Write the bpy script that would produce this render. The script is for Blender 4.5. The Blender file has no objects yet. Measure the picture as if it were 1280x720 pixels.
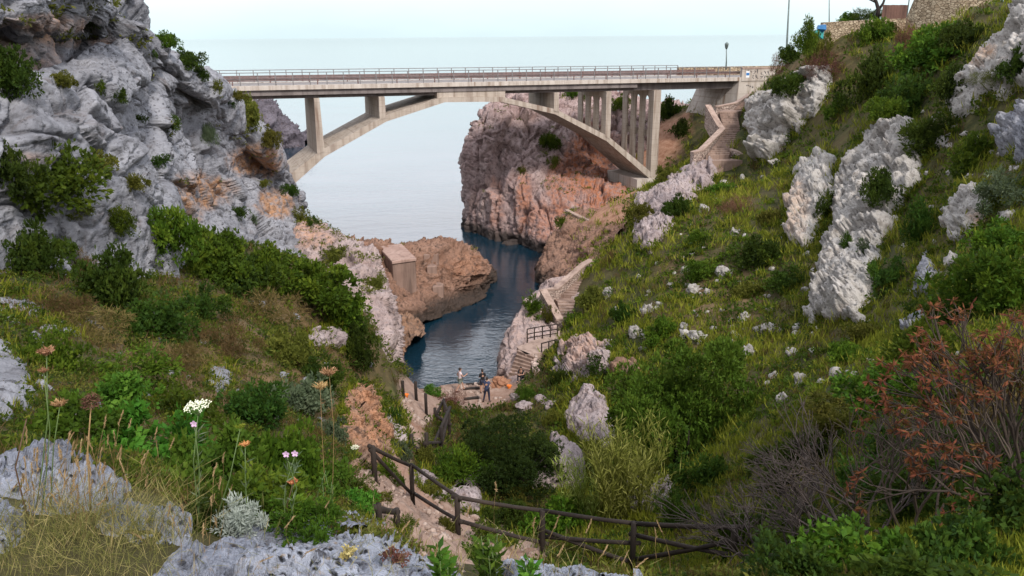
import bpy, bmesh, math, random
import numpy as np
from mathutils import Vector, Matrix
from mathutils.bvhtree import BVHTree

R = math.radians
SC = bpy.context.scene
COL = SC.collection
rng = np.random.default_rng(11)
random.seed(11)

# ------------------------------------------------------------------ camera
F = 1000.0                      # focal length in pixels of the 1280 px wide photograph
CAM = np.array([0.0, 0.0, 24.0])
PITCH = math.atan(315 / F)
ROLL = 0.008
_r = np.array([1.0, 0, 0]); _f = np.array([0, math.cos(PITCH), -math.sin(PITCH)])
_u = np.array([0, math.sin(PITCH), math.cos(PITCH)])
RIGHT = _r * math.cos(ROLL) - _u * math.sin(ROLL)
UP = _u * math.cos(ROLL) + _r * math.sin(ROLL)
FWD = _f

def ray(u, v):
    return FWD + RIGHT * ((u - 640) / F) + UP * ((360 - v) / F)

def P(u, v, Y):                 # the point that far away (metres, horizontally) in that direction
    d = ray(u, v)
    return CAM + d * (Y / d[1])

def project(p):                 # world points -> photo pixels
    q = np.asarray(p, dtype=float) - CAM
    dz = np.maximum(q @ FWD, 1e-3)
    return 640 + F * (q @ RIGHT) / dz, 360 - F * (q @ UP) / dz, dz

cam_data = bpy.data.cameras.new('camera')
cam = bpy.data.objects.new('camera', cam_data); COL.objects.link(cam)
cam_data.sensor_width = 36.0
cam_data.lens = 36.0 * F / 1280
cam_data.clip_start = 0.05
cam_data.clip_end = 40000
cam.matrix_world = Matrix(((RIGHT[0], UP[0], -FWD[0], CAM[0]), (RIGHT[1], UP[1], -FWD[1], CAM[1]),
                           (RIGHT[2], UP[2], -FWD[2], CAM[2]), (0, 0, 0, 1)))
SC.camera = cam

# ------------------------------------------------------------------ light
SUN_EL, SUN_AZ = R(44), R(152)         # azimuth clockwise from +Y (the view direction)
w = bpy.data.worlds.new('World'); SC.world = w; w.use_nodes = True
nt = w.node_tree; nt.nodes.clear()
out = nt.nodes.new('ShaderNodeOutputWorld'); bg = nt.nodes.new('ShaderNodeBackground')
sky = nt.nodes.new('ShaderNodeTexSky'); sky.sky_type = 'NISHITA'; sky.sun_disc = False
sky.sun_elevation = SUN_EL; sky.sun_rotation = SUN_AZ
sky.air_density = 1.0; sky.dust_density = 2.5; sky.ozone_density = 1.0
tc = nt.nodes.new('ShaderNodeTexCoord'); sep = nt.nodes.new('ShaderNodeSeparateXYZ')
nt.links.new(tc.outputs['Generated'], sep.inputs[0])
ramp = nt.nodes.new('ShaderNodeValToRGB')          # thin bright overcast: faintly cyan at the sea, band above the view brightened to light the scene
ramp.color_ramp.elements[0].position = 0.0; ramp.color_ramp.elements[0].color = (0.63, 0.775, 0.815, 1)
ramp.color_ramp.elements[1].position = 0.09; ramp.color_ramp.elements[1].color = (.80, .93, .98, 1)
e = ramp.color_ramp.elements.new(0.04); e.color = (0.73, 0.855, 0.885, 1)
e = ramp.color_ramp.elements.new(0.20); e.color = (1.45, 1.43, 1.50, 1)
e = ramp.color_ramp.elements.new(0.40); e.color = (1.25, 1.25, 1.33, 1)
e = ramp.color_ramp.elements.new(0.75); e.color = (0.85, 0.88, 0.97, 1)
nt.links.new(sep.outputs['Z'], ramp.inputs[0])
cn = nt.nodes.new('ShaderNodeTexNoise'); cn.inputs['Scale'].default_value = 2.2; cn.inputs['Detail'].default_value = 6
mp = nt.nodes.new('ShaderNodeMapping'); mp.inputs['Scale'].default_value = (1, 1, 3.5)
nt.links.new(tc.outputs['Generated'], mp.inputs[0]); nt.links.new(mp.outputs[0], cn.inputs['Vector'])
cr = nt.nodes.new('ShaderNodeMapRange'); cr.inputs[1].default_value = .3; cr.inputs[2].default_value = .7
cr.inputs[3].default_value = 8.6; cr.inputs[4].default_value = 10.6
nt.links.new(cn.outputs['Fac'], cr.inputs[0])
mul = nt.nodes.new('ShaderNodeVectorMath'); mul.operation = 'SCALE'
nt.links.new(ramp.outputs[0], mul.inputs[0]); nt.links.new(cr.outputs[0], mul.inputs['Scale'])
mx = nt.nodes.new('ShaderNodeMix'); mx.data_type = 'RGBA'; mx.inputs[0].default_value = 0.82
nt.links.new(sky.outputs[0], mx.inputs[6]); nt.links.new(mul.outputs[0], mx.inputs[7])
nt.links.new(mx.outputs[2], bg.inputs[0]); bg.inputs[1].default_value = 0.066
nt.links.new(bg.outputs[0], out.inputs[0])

sd = bpy.data.lights.new('sun', 'SUN'); sd.energy = 1.5; sd.angle = R(10); sd.color = (1, .93, .86)
so = bpy.data.objects.new('sun', sd); COL.objects.link(so)
sdir = Vector((math.sin(SUN_AZ) * math.cos(SUN_EL), math.cos(SUN_AZ) * math.cos(SUN_EL), math.sin(SUN_EL)))
so.rotation_euler = (-sdir).to_track_quat('-Z', 'Y').to_euler()
so.location = (20, -30, 60)
SC.view_settings.view_transform = 'Standard'; SC.view_settings.look = 'None'
SC.view_settings.gamma = 1.0; SC.view_settings.exposure = 1.28
SC.view_settings.use_curve_mapping = False
SC.cycles.max_bounces = 6; SC.cycles.diffuse_bounces = 3; SC.cycles.glossy_bounces = 3
SC.cycles.transmission_bounces = 3; SC.cycles.transparent_max_bounces = 4
SC.cycles.use_denoising = True
SC.cycles.sample_clamp_indirect = 6.0

# ------------------------------------------------------------------ noise in numpy
def _hash(ix, iy, iz, seed):
    h = (ix.astype(np.int64) * 374761393 + iy.astype(np.int64) * 668265263 + seed * 974634777) & 0xffffffff
    h = (((h ^ (h >> 15)) * 2654435761) ^ (iz.astype(np.int64) * 3266489917)) & 0xffffffff
    h = ((h ^ (h >> 13)) * 1274126177) & 0xffffffff
    h = ((h ^ (h >> 15)) * 2246822519) & 0xffffffff
    return h ^ (h >> 16)

def gnoise(p, seed=0):
    p = np.asarray(p, dtype=float)
    i = np.floor(p); f = p - i; i = i.astype(np.int64)
    w3 = f * f * f * (f * (f * 6 - 15) + 10)
    res = 0
    for dx in (0, 1):
        for dy in (0, 1):
            for dz in (0, 1):
                h = _hash(i[:, 0] + dx, i[:, 1] + dy, i[:, 2] + dz, seed)
                gx = (h & 1023) / 511.5 - 1; gy = ((h >> 10) & 1023) / 511.5 - 1; gz = ((h >> 20) & 1023) / 511.5 - 1
                d = gx * (f[:, 0] - dx) + gy * (f[:, 1] - dy) + gz * (f[:, 2] - dz)
                wt = (w3[:, 0] if dx else 1 - w3[:, 0]) * (w3[:, 1] if dy else 1 - w3[:, 1]) * (w3[:, 2] if dz else 1 - w3[:, 2])
                res = res + wt * d
    return res

def fbm(p, octv=4, seed=0, gain=.5, lac=2.03):
    s = 0; a = 1.0; p = np.asarray(p, dtype=float)
    for k in range(octv):
        s = s + a * gnoise(p, seed + k * 17); p = p * lac + 3.7; a *= gain
    return s

def ridged(p, octv=4, seed=0):
    s = 0; a = 1.0; p = np.asarray(p, dtype=float)
    for k in range(octv):
        s = s + a * (1 - 2.2 * np.abs(gnoise(p, seed + k * 31))); p = p * 2.1 + 1.3; a *= .5
    return s

def worley(p, seed=0):          # distance to nearest and second nearest cell point, and a value of the nearest cell
    p = np.asarray(p, dtype=float); i = np.floor(p).astype(np.int64)
    f1 = np.full(len(p), 9.0); f2 = np.full(len(p), 9.0); idv = np.zeros(len(p))
    for dx in (-1, 0, 1):
        for dy in (-1, 0, 1):
            for dz in (-1, 0, 1):
                h = _hash(i[:, 0] + dx, i[:, 1] + dy, i[:, 2] + dz, seed)
                q = np.stack([i[:, 0] + dx + (h & 1023) / 1023., i[:, 1] + dy + ((h >> 10) & 1023) / 1023., i[:, 2] + dz + ((h >> 20) & 1023) / 1023.], 1)
                d = np.sqrt(((q - p) ** 2).sum(1))
                near = d < f1
                f2 = np.where(near, f1, np.minimum(f2, d)); idv = np.where(near, (h >> 7 & 255) / 255., idv); f1 = np.where(near, d, f1)
    return f1, f2, idv

def facets(p, seed=0):          # broken planar faces: every cell of a cellular pattern gets its own step and tilt
    p = np.asarray(p, dtype=float); i = np.floor(p).astype(np.int64)
    f1 = np.full(len(p), 9.0); f2 = np.full(len(p), 9.0); val = np.zeros(len(p))
    for dx in (-1, 0, 1):
        for dy in (-1, 0, 1):
            for dz in (-1, 0, 1):
                h = _hash(i[:, 0] + dx, i[:, 1] + dy, i[:, 2] + dz, seed); h2 = _hash(h & 65535, h >> 16, h & 255, seed + 7)
                o = p - np.stack([i[:, 0] + dx + (h & 1023) / 1023., i[:, 1] + dy + ((h >> 10) & 1023) / 1023., i[:, 2] + dz + ((h >> 20) & 1023) / 1023.], 1)
                d = np.sqrt((o ** 2).sum(1)); near = d < f1
                v = ((h2 & 255) / 255. - .5) + .9 * (o[:, 0] * ((h2 >> 8 & 255) / 127.5 - 1) + o[:, 1] * ((h2 >> 16 & 255) / 127.5 - 1) + o[:, 2] * ((h2 >> 24 & 255) / 127.5 - 1))
                f2 = np.where(near, f1, np.minimum(f2, d)); val = np.where(near, v, val); f1 = np.where(near, d, f1)
    crack = np.exp(-((f2 - f1) / .055) ** 2)
    return val, crack, f1

# ------------------------------------------------------------------ scene helpers
def tag(o, label=None, cat=None, group=None, kind=None):
    if label: o['label'] = label
    if cat: o['category'] = cat
    if group: o['group'] = group
    if kind: o['kind'] = kind
    return o

def link(name, me, mat=None, parent=None):
    o = bpy.data.objects.new(name, me); COL.objects.link(o)
    if mat is not None: me.materials.append(mat)
    if parent is not None: o.parent = parent
    return o

def empty(name, loc=(0, 0, 0), rz=0.0):
    o = bpy.data.objects.new(name, None); COL.objects.link(o)
    o.location = loc; o.rotation_euler = (0, 0, rz); o.empty_display_size = .2
    return o

def mesh_np(name, verts, faces, smooth=True, fattr=None, vattr=None):
    verts = np.asarray(verts, dtype=np.float32); faces = np.asarray(faces, dtype=np.int32)
    me = bpy.data.meshes.new(name); k = faces.shape[1]
    me.vertices.add(len(verts)); me.vertices.foreach_set('co', verts.ravel())
    me.loops.add(faces.size); me.loops.foreach_set('vertex_index', faces.ravel())
    me.polygons.add(len(faces))
    me.polygons.foreach_set('loop_start', np.arange(0, faces.size, k, dtype=np.int32))
    me.polygons.foreach_set('use_smooth', np.full(len(faces), smooth))
    for dom, d in (('FACE', fattr or {}), ('POINT', vattr or {})):
        for n, a in d.items():
            at = me.attributes.new(n, 'FLOAT', dom); at.data.foreach_set('value', np.asarray(a, dtype=np.float32))
    me.update(calc_edges=True)
    return me

def grid_faces(nu, nv, close_u=False):
    i = np.arange(nu if close_u else nu - 1); j = np.arange(nv - 1)
    I, J = np.meshgrid(i, j, indexing='ij'); I2 = (I + 1) % nu
    return np.stack([I * nv + J, I2 * nv + J, I2 * nv + J + 1, I * nv + J + 1], -1).reshape(-1, 4)

def cr_interp(ctrl, n):          # Catmull-Rom resampling along axis 0
    ctrl = np.asarray(ctrl, dtype=float); m = len(ctrl)
    t = np.linspace(0, m - 1, n); i = np.clip(np.floor(t).astype(int), 0, m - 2); f = (t - i)
    f = f.reshape((-1,) + (1,) * (ctrl.ndim - 1))
    g = lambda k: ctrl[np.clip(k, 0, m - 1)]
    p0, p1, p2, p3 = g(i - 1), g(i), g(i + 1), g(i + 2)
    s = .42
    m1, m2 = (p2 - p0) * s, (p3 - p1) * s
    return (2 * f**3 - 3 * f**2 + 1) * p1 + (f**3 - 2 * f**2 + f) * m1 + (-2 * f**3 + 3 * f**2) * p2 + (f**3 - f**2) * m2

def grid_normals(g):
    du = np.gradient(g, axis=0); dv = np.gradient(g, axis=1)
    n = np.cross(du, dv); n /= np.linalg.norm(n, axis=2, keepdims=True) + 1e-9
    return n

def in_poly(u, v, poly):
    u = np.asarray(u); v = np.asarray(v); res = np.zeros(u.shape, bool)
    n = len(poly); j = n - 1
    for i in range(n):
        xi, yi = poly[i]; xj, yj = poly[j]
        if yi != yj:
            c = ((yi > v) != (yj > v)) & (u < (xj - xi) * (v - yi) / (yj - yi) + xi)
            res ^= c
        j = i
    return res

def poly_dist(u, v, poly):        # distance to the outline, positive inside
    pts = np.stack([np.asarray(u, float), np.asarray(v, float)], 1); d = np.full(len(pts), 1e9)
    n = len(poly)
    for i in range(n):
        a = np.array(poly[i], float); b = np.array(poly[(i + 1) % n], float); ab = b - a
        t = np.clip(((pts - a) @ ab) / (ab @ ab + 1e-9), 0, 1)
        d = np.minimum(d, np.linalg.norm(pts - a - t[:, None] * ab, axis=1))
    return np.where(in_poly(u, v, poly), d, -d)

# ------------------------------------------------------------------ node helpers
def new_mat(name):
    m = bpy.data.materials.new(name); m.use_nodes = True
    n = m.node_tree.nodes; b = n['Principled BSDF']
    return m, m.node_tree, b

def N(nt, typ, **kw):
    n = nt.nodes.new(typ)
    for k, v in kw.items():
        if k.startswith('in_'):
            key = k[3:]; key = int(key) if key.isdigit() else key
            n.inputs[key].default_value = v
        else:
            setattr(n, k, v)
    return n

def noise_node(nt, vec, scale, detail=5, rough=.55, dist=0.0):
    n = N(nt, 'ShaderNodeTexNoise', in_Scale=scale, in_Detail=detail, in_Roughness=rough, in_Distortion=dist)
    nt.links.new(vec, n.inputs['Vector']); return n

def mrange(nt, sock, a, b, c=0.0, d=1.0):
    n = N(nt, 'ShaderNodeMapRange'); n.inputs[1].default_value = a; n.inputs[2].default_value = b
    n.inputs[3].default_value = c; n.inputs[4].default_value = d
    nt.links.new(sock, n.inputs[0]); return n.outputs[0]

def mixc(nt, fac, a, b, mode='MIX'):
    n = N(nt, 'ShaderNodeMix', data_type='RGBA', blend_type=mode)
    if hasattr(fac, 'node'): nt.links.new(fac, n.inputs[0])
    else: n.inputs[0].default_value = fac
    for s, i in ((a, 6), (b, 7)):
        if hasattr(s, 'node'): nt.links.new(s, n.inputs[i])
        else: n.inputs[i].default_value = (*s, 1)
    return n.outputs[2]

def math_(nt, op, a, b=None):
    n = N(nt, 'ShaderNodeMath', operation=op)
    for s, i in ((a, 0), (b, 1)):
        if s is None: continue
        if hasattr(s, 'node'): nt.links.new(s, n.inputs[i])
        else: n.inputs[i].default_value = s
    return n.outputs[0]

def attr(nt, name):
    n = N(nt, 'ShaderNodeAttribute', attribute_name=name); return n.outputs['Fac']

def coords(nt, kind='Object'):
    return N(nt, 'ShaderNodeTexCoord').outputs[kind]

def rock_mat(name, base, light, dark, stain=(.36, .17, .07), scale=1.0, bump=.5, pits=1.0, rough=.9, lichen=None, wet=False, along_y=1.0):
    m, nt, b = new_mat(name); co = raw = coords(nt)
    if along_y != 1.0:                          # bedding drawn out along the cliff
        mpn = N(nt, 'ShaderNodeMapping'); mpn.inputs['Scale'].default_value = (1, along_y, 1); nt.links.new(co, mpn.inputs[0]); co = mpn.outputs[0]
    n1 = noise_node(nt, co, .35 * scale, 6, .6); n2 = noise_node(nt, co, 1.9 * scale, 8, .65); n3 = noise_node(nt, co, 9 * scale, 6, .7)
    c = mixc(nt, mrange(nt, n1.outputs['Fac'], .35, .65), base, light)
    c = mixc(nt, mrange(nt, n2.outputs['Fac'], .50, .72), c, light)
    c = mixc(nt, mrange(nt, n2.outputs['Fac'], .46, .30), c, dark)
    n4 = noise_node(nt, co, .8 * scale, 5, .7, 1.0)
    c = mixc(nt, math_(nt, 'MULTIPLY', mrange(nt, n4.outputs['Fac'], .56, .68), .55), c, tuple(x * .8 + y * .2 for x, y in zip(dark, stain)))
    vo = N(nt, 'ShaderNodeTexVoronoi', in_Scale=4.5 * scale, feature='F1'); 
    wv = N(nt, 'ShaderNodeVectorMath', operation='ADD'); nt.links.new(co, wv.inputs[0])
    sc = N(nt, 'ShaderNodeVectorMath', operation='SCALE'); sc.inputs['Scale'].default_value = .35 / scale
    nt.links.new(n2.outputs['Color'], sc.inputs[0]); nt.links.new(sc.outputs[0], wv.inputs[1])
    nt.links.new(wv.outputs[0], vo.inputs['Vector'])
    pit = mrange(nt, vo.outputs['Distance'], .30, .12)
    pit = math_(nt, 'MULTIPLY', pit, mrange(nt, n1.outputs['Fac'], .42, .58))
    c = mixc(nt, math_(nt, 'MULTIPLY', pit, .75 * pits), c, tuple(x * .35 for x in dark))
    sa = attr(nt, 'stain')
    sm = math_(nt, 'MULTIPLY', sa, mrange(nt, n2.outputs['Fac'], .36, .56))
    st = mixc(nt, mrange(nt, n3.outputs['Fac'], .35, .65), stain, tuple(min(1, x * 1.55 + .04) for x in stain))
    c = mixc(nt, sm, c, st)
    if lichen:
        c = mixc(nt, math_(nt, 'MULTIPLY', mrange(nt, n3.outputs['Fac'], .56, .68), .6), c, lichen)
    sp = noise_node(nt, co, 5.2 * scale, 4, .75)
    c = mixc(nt, math_(nt, 'MULTIPLY', mrange(nt, sp.outputs['Fac'], .57, .66), .7), c, tuple(x * .6 for x in dark))
    if wet:                                     # weed and water stained band at the waterline
        sx = N(nt, 'ShaderNodeSeparateXYZ'); nt.links.new(raw, sx.inputs[0])
        zz = math_(nt, 'ADD', sx.outputs['Z'], math_(nt, 'MULTIPLY', n2.outputs['Fac'], -1.6))
        c = mixc(nt, math_(nt, 'MULTIPLY', mrange(nt, zz, 1.0, .1), .88), c, (.035, .030, .026))
    nt.links.new(c, b.inputs['Base Color']); b.inputs['Roughness'].default_value = rough
    b.inputs['Specular IOR Level'].default_value = .2
    h = math_(nt, 'ADD', math_(nt, 'MULTIPLY', n3.outputs['Fac'], .35), n2.outputs['Fac'])
    h = math_(nt, 'SUBTRACT', h, math_(nt, 'MULTIPLY', pit, .5 * pits))
    bp = N(nt, 'ShaderNodeBump', in_Strength=bump, in_Distance=.35 / scale)
    nt.links.new(h, bp.inputs['Height']); nt.links.new(bp.outputs[0], b.inputs['Normal'])
    return m
# ------------------------------------------------------------------ ground sheet
GC = []           # control points x, y, z
def gp(u, v, Y): GC.append(P(u, v, Y))
def gw(x, y, z): GC.append(np.array([x, y, z], float))
# the ledge the photographer stands on and the drop behind it
for a in ((0, -6, 23), (-9, -5, 24.2), (9, -5, 24), (0, 0.5, 22.4), (-3, 1.5, 22.3), (3, 1.5, 22.3), (-.7, 2.7, 21.95), (.2, 3.1, 21.65),
          (-1.7, 3.2, 22.0), (-2.6, 4.4, 21.6), (2.5, 4, 21.2), (1.0, 4.2, 20.6), (-.5, 4.8, 20.2), (0, 7, 17.2), (-1.4, 8, 18.0), (1.6, 8, 17.0), (0, 11, 14.2), (3, 11.5, 14.6), (-2.2, 12, 15.6)):
    gw(*a)
for a in ((30, 420, 14), (0, 335, 22), (200, 450, 18), (200, 350, 28), (350, 450, 25), (350, 345, 38), (440, 405, 40), (300, 550, 13), (420, 560, 17.5),
          (430, 500, 24), (470, 440, 41), (150, 620, 6), (485, 565, 25), (100, 520, 9), (280, 300, 38), (400, 470, 27), (250, 400, 23),
          (500, 600, 22), (540, 660, 18), (850, 705, 15.5), (650, 690, 17), (745, 690, 16), (905, 685, 15.2), (510, 540, 31), (500, 520, 36), (520, 497, 43.5), (520, 485, 49),
          (600, 500, 48.5), (632, 492, 50), (560, 479, 52.8), (610, 474, 54), (505, 478, 52), (640, 610, 30), (735, 560, 36), (690, 590, 32), (860, 600, 27), (800, 620, 24), (780, 645, 21.5),
          (700, 490, 45), (690, 425, 57), (655, 470, 51.8), (760, 400, 54.5), (716, 385, 61.5), (735, 338, 67.5), (690, 520, 41), (630, 515, 45),
          (850, 400, 47), (950, 400, 42), (1050, 400, 36), (1150, 400, 29), (1270, 400, 21),
          (800, 300, 65), (900, 300, 57), (1000, 300, 51), (1100, 300, 44), (1200, 300, 35), (1280, 300, 28),
          (760, 300, 73), (740, 268, 82), (880, 210, 82), (955, 200, 79), (1005, 200, 69), (1100, 200, 56), (1200, 200, 46), (1280, 200, 37),
          (960, 100, 92), (1050, 100, 76), (1150, 100, 62), (1280, 100, 46), (1040, 59, 80), (1090, 50, 79), (1140, 42, 76), (1165, 40, 73), (1190, 42, 69), (1280, 50, 50), (1000, 72, 86),
          (1222, 8, 64), (1300, 0, 54), (950, 500, 26), (1050, 500, 20), (1150, 500, 14), (1280, 500, 9), (850, 480, 38),
          (950, 600, 18), (1050, 600, 13), (1150, 600, 9), (1280, 600, 6), (840, 150, 106), (806, 230, 97), (768, 258, 89), (838, 226, 88), (895, 185, 86), (925, 145, 93)):
    gp(*a)
for a in ((46, 72, 23.5), (42, 80, 22.5), (40, 62, 25.6), (60, 40, 28), (55, 90, 24), (40, 20, 27), (22, 10, 26), (12, 2, 24), (75, 70, 27), (33, 105, 17.5), (40, 125, 15), (24, 118, 13), (60, 130, 18), (36, 98, 19.6),
          (20, -5, 28), (-14, 5, 22), (-20, 12, 21), (-30, 30, 17), (-35, 50, 13), (-40, 75, 12), (-45, 0, 26), (-30, 70, 9), (-22, 60, 8.5), (-40, 100, 12),
          (-4, 60, -3), (-3.5, 72, -4.5), (-3, 85, -5), (-8, 95, -6), (-6, 110, -7), (-16, 100, -6), (-20, 125, -8), (0, 130, -7), (-4, 54.6, -1.0), (-14, 85, -3), (1, 74, -3), (0.5, 66, -1.5), (-40, 135, -6), (5, 140, -7), (-8.5, 56.5, -1), (-9.5, 64, 0), (-24, 84, 4), (-30, 90, 6)):
    gw(*a)
for (u, v, Y) in ((905, 165, 86.8), (921, 141, 90.6), (912, 196, 82.4), (882, 197, 82.2), (930, 150, 88.5), (900, 210, 80.5)):
    q = P(u, v, Y); gw(q[0], q[1], q[2] - .7)
for (u, v, Y) in ((710, 360, 65), (708, 380, 62.6), (708, 396, 60.4), (690, 420, 57), (675, 430, 56), (655, 455, 53)):
    q = P(u, v, Y); gw(q[0], q[1], q[2] - .6)
gp(300, 318, 46); gp(340, 324, 52); gp(240, 306, 40); gp(400, 342, 54); gp(440, 372, 49); gp(466, 420, 45); gp(455, 480, 38); gp(440, 540, 27)
GC = np.array(GC)
FLATS = [(P(u, v, Y)[:2], r) for u, v, Y, r in ((905, 165, 86.8, 5), (895, 196, 82.4, 5), (921, 141, 91, 4), (708, 370, 63.5, 6), (690, 420, 57, 4), (655, 455, 53, 3), (945, 90, 97, 6))]

def tps_fit(xy, z, lam=.4):
    n = len(xy); d2 = ((xy[:, None] - xy[None]) ** 2).sum(2)
    K = np.where(d2 > 0, .5 * d2 * np.log(d2 + 1e-12), 0); Pm = np.c_[np.ones(n), xy]
    A = np.block([[K + lam * np.eye(n), Pm], [Pm.T, np.zeros((3, 3))]])
    return np.linalg.solve(A, np.r_[z, 0, 0, 0])
TPS = tps_fit(GC[:, :2], GC[:, 2])

def ground_z(xy):
    xy = np.asarray(xy, float); outz = np.empty(len(xy))
    for s in range(0, len(xy), 20000):
        q = xy[s:s + 20000]; d2 = ((q[:, None] - GC[None, :, :2]) ** 2).sum(2)
        outz[s:s + 20000] = (.5 * d2 * np.log(d2 + 1e-12)) @ TPS[:-3] + TPS[-3] + q @ TPS[-2:]
    return np.clip(outz, -9, 33)

PATHS = [[(496, 470), (560, 474), (625, 464), (650, 455), (655, 480), (640, 506), (600, 512), (560, 508), (552, 520), (533, 528), (530, 548), (512, 575), (520, 592), (556, 620), (590, 648), (660, 672), (690, 700), (690, 740), (560, 740), (510, 690), (446, 640), (440, 592), (480, 560), (505, 545), (500, 500)],
         [(665, 432), (700, 415), (705, 425), (690, 440), (670, 445)]]
REDS = [[(770, 160), (862, 140), (860, 170), (830, 215), (800, 240), (780, 285), (735, 285), (705, 260), (740, 235), (770, 235)]]
DRYS = [[(150, 420), (260, 360), (400, 340), (470, 430), (470, 480), (420, 560), (330, 500), (230, 560), (120, 500)], [(780, 675), (915, 655), (920, 740), (780, 740)],
        [(960, 90), (1040, 60), (1060, 90), (1000, 120)], [(820, 330), (960, 330), (940, 420), (840, 430)]]

def mask(u, v, polys, soft, wob=0):
    d = np.full(len(u), -1e9)
    for p in polys: d = np.maximum(d, poly_dist(u, v, p))
    return np.clip((d + wob) / soft + .5, 0, 1)

def build_ground():
    az = np.r_[np.linspace(-178, -66, 30), np.linspace(-64, 64, 600), np.linspace(66, 178, 30)]
    rr = np.r_[0.35 * np.exp(np.linspace(0, math.log(120 / .35), 380)), [128, 140, 160]]
    A, Rr = np.meshgrid(np.radians(az), rr, indexing='ij')
    x, y = Rr * np.sin(A), Rr * np.cos(A)
    xy = np.stack([x.ravel(), y.ravel()], 1); z = ground_z(xy)
    p = np.c_[xy, z]; r = np.linalg.norm(xy, axis=1)
    u, v, dz = project(p)
    wob = 6 * fbm(p * .5, 3, 5)
    pm = mask(u, v, PATHS, 5, wob) * (y.ravel() > 8)
    amp = np.clip(r / 14, .12, 1)
    d = amp * (.45 * fbm(p * .22, 4, 3) + .16 * fbm(p * .9, 4, 8)) + .05 * fbm(p * 3.1, 3, 21) * np.clip(r / 6, .3, 1)
    fa_, fc_, _ = facets(p * np.array([1.1, 1.1, 1.6]), 4); fb_, fd_, _ = facets(p * np.array([2.7, 2.7, 3.5]), 14)
    rough = .20 * fa_ - .06 * fc_ + .08 * fb_ - .03 * fd_ + .05 * fbm(p * 2.5, 3, 9)
    rough *= np.clip((y.ravel() < 45) * 1.0 + .25, 0, 1)
    for c_, r_ in FLATS: d = d * np.clip(np.linalg.norm(xy - c_, axis=1) / r_ - .4, 0, 1)
    d = d * (1 - .85 * pm) + pm * rough
    p[:, 2] += d
    me = mesh_np('ground', p, grid_faces(len(az), len(rr))[:, ::-1], True,
                 vattr={'path': pm, 'red': mask(u, v, REDS, 14, 2 * wob) * (y.ravel() > 60), 'dry': mask(u, v, DRYS, 40, 3 * wob) })
    return me, p, (len(az), len(rr))

def ground_mat():
    m, nt, b = new_mat('hillside_soil'); co = coords(nt)
    n1 = noise_node(nt, co, .25, 6, .6); n2 = noise_node(nt, co, 1.6, 8, .65); n3 = noise_node(nt, co, 9, 5, .7)
    c = mixc(nt, mrange(nt, n1.outputs['Fac'], .4, .62), (.038, .044, .016), (.085, .066, .032))
    c = mixc(nt, mrange(nt, n2.outputs['Fac'], .5, .68), c, (.10, .095, .034))
    c = mixc(nt, math_(nt, 'MULTIPLY', attr(nt, 'dry'), mrange(nt, n2.outputs['Fac'], .35, .6)), c, (.16, .105, .055))
    pc = mixc(nt, mrange(nt, n2.outputs['Fac'], .35, .65), (.25, .165, .125), (.36, .26, .21))
    pc = mixc(nt, mrange(nt, n3.outputs['Fac'], .55, .7), pc, (.13, .09, .066))
    pc = mixc(nt, mrange(nt, n1.outputs['Fac'], .5, .7), pc, (.23, .125, .08))
    c = mixc(nt, attr(nt, 'path'), c, pc)
    rc = mixc(nt, mrange(nt, n2.outputs['Fac'], .35, .65), (.26, .13, .08), (.42, .25, .17))
    c = mixc(nt, attr(nt, 'red'), c, rc)
    nt.links.new(c, b.inputs['Base Color']); b.inputs['Roughness'].default_value = .95; b.inputs['Specular IOR Level'].default_value = .15
    h = math_(nt, 'ADD', n2.outputs['Fac'], math_(nt, 'MULTIPLY', n3.outputs['Fac'], .4))
    bp = N(nt, 'ShaderNodeBump', in_Strength=.5, in_Distance=.12); nt.links.new(h, bp.inputs['Height']); nt.links.new(bp.outputs[0], b.inputs['Normal'])
    return m

g_me, G_PTS, G_SHAPE = build_ground()
ground = tag(link('ground', g_me, ground_mat()), 'scrubby valley floor with paths running down to the cove', kind='structure')

# ------------------------------------------------------------------ rock masses from control grids
BVHS = []
def add_bvh(o, me, name):
    n = len(me.vertices); a = np.empty(n * 3, np.float32); me.vertices.foreach_get('co', a)
    k = len(me.polygons[0].vertices); f = np.empty(len(me.loops), np.int32); me.loops.foreach_get('vertex_index', f)
    BVHS.append((name, BVHTree.FromPolygons(a.reshape(-1, 3).tolist(), f.reshape(-1, k).tolist())))
add_bvh(ground, g_me, 'ground')

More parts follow.
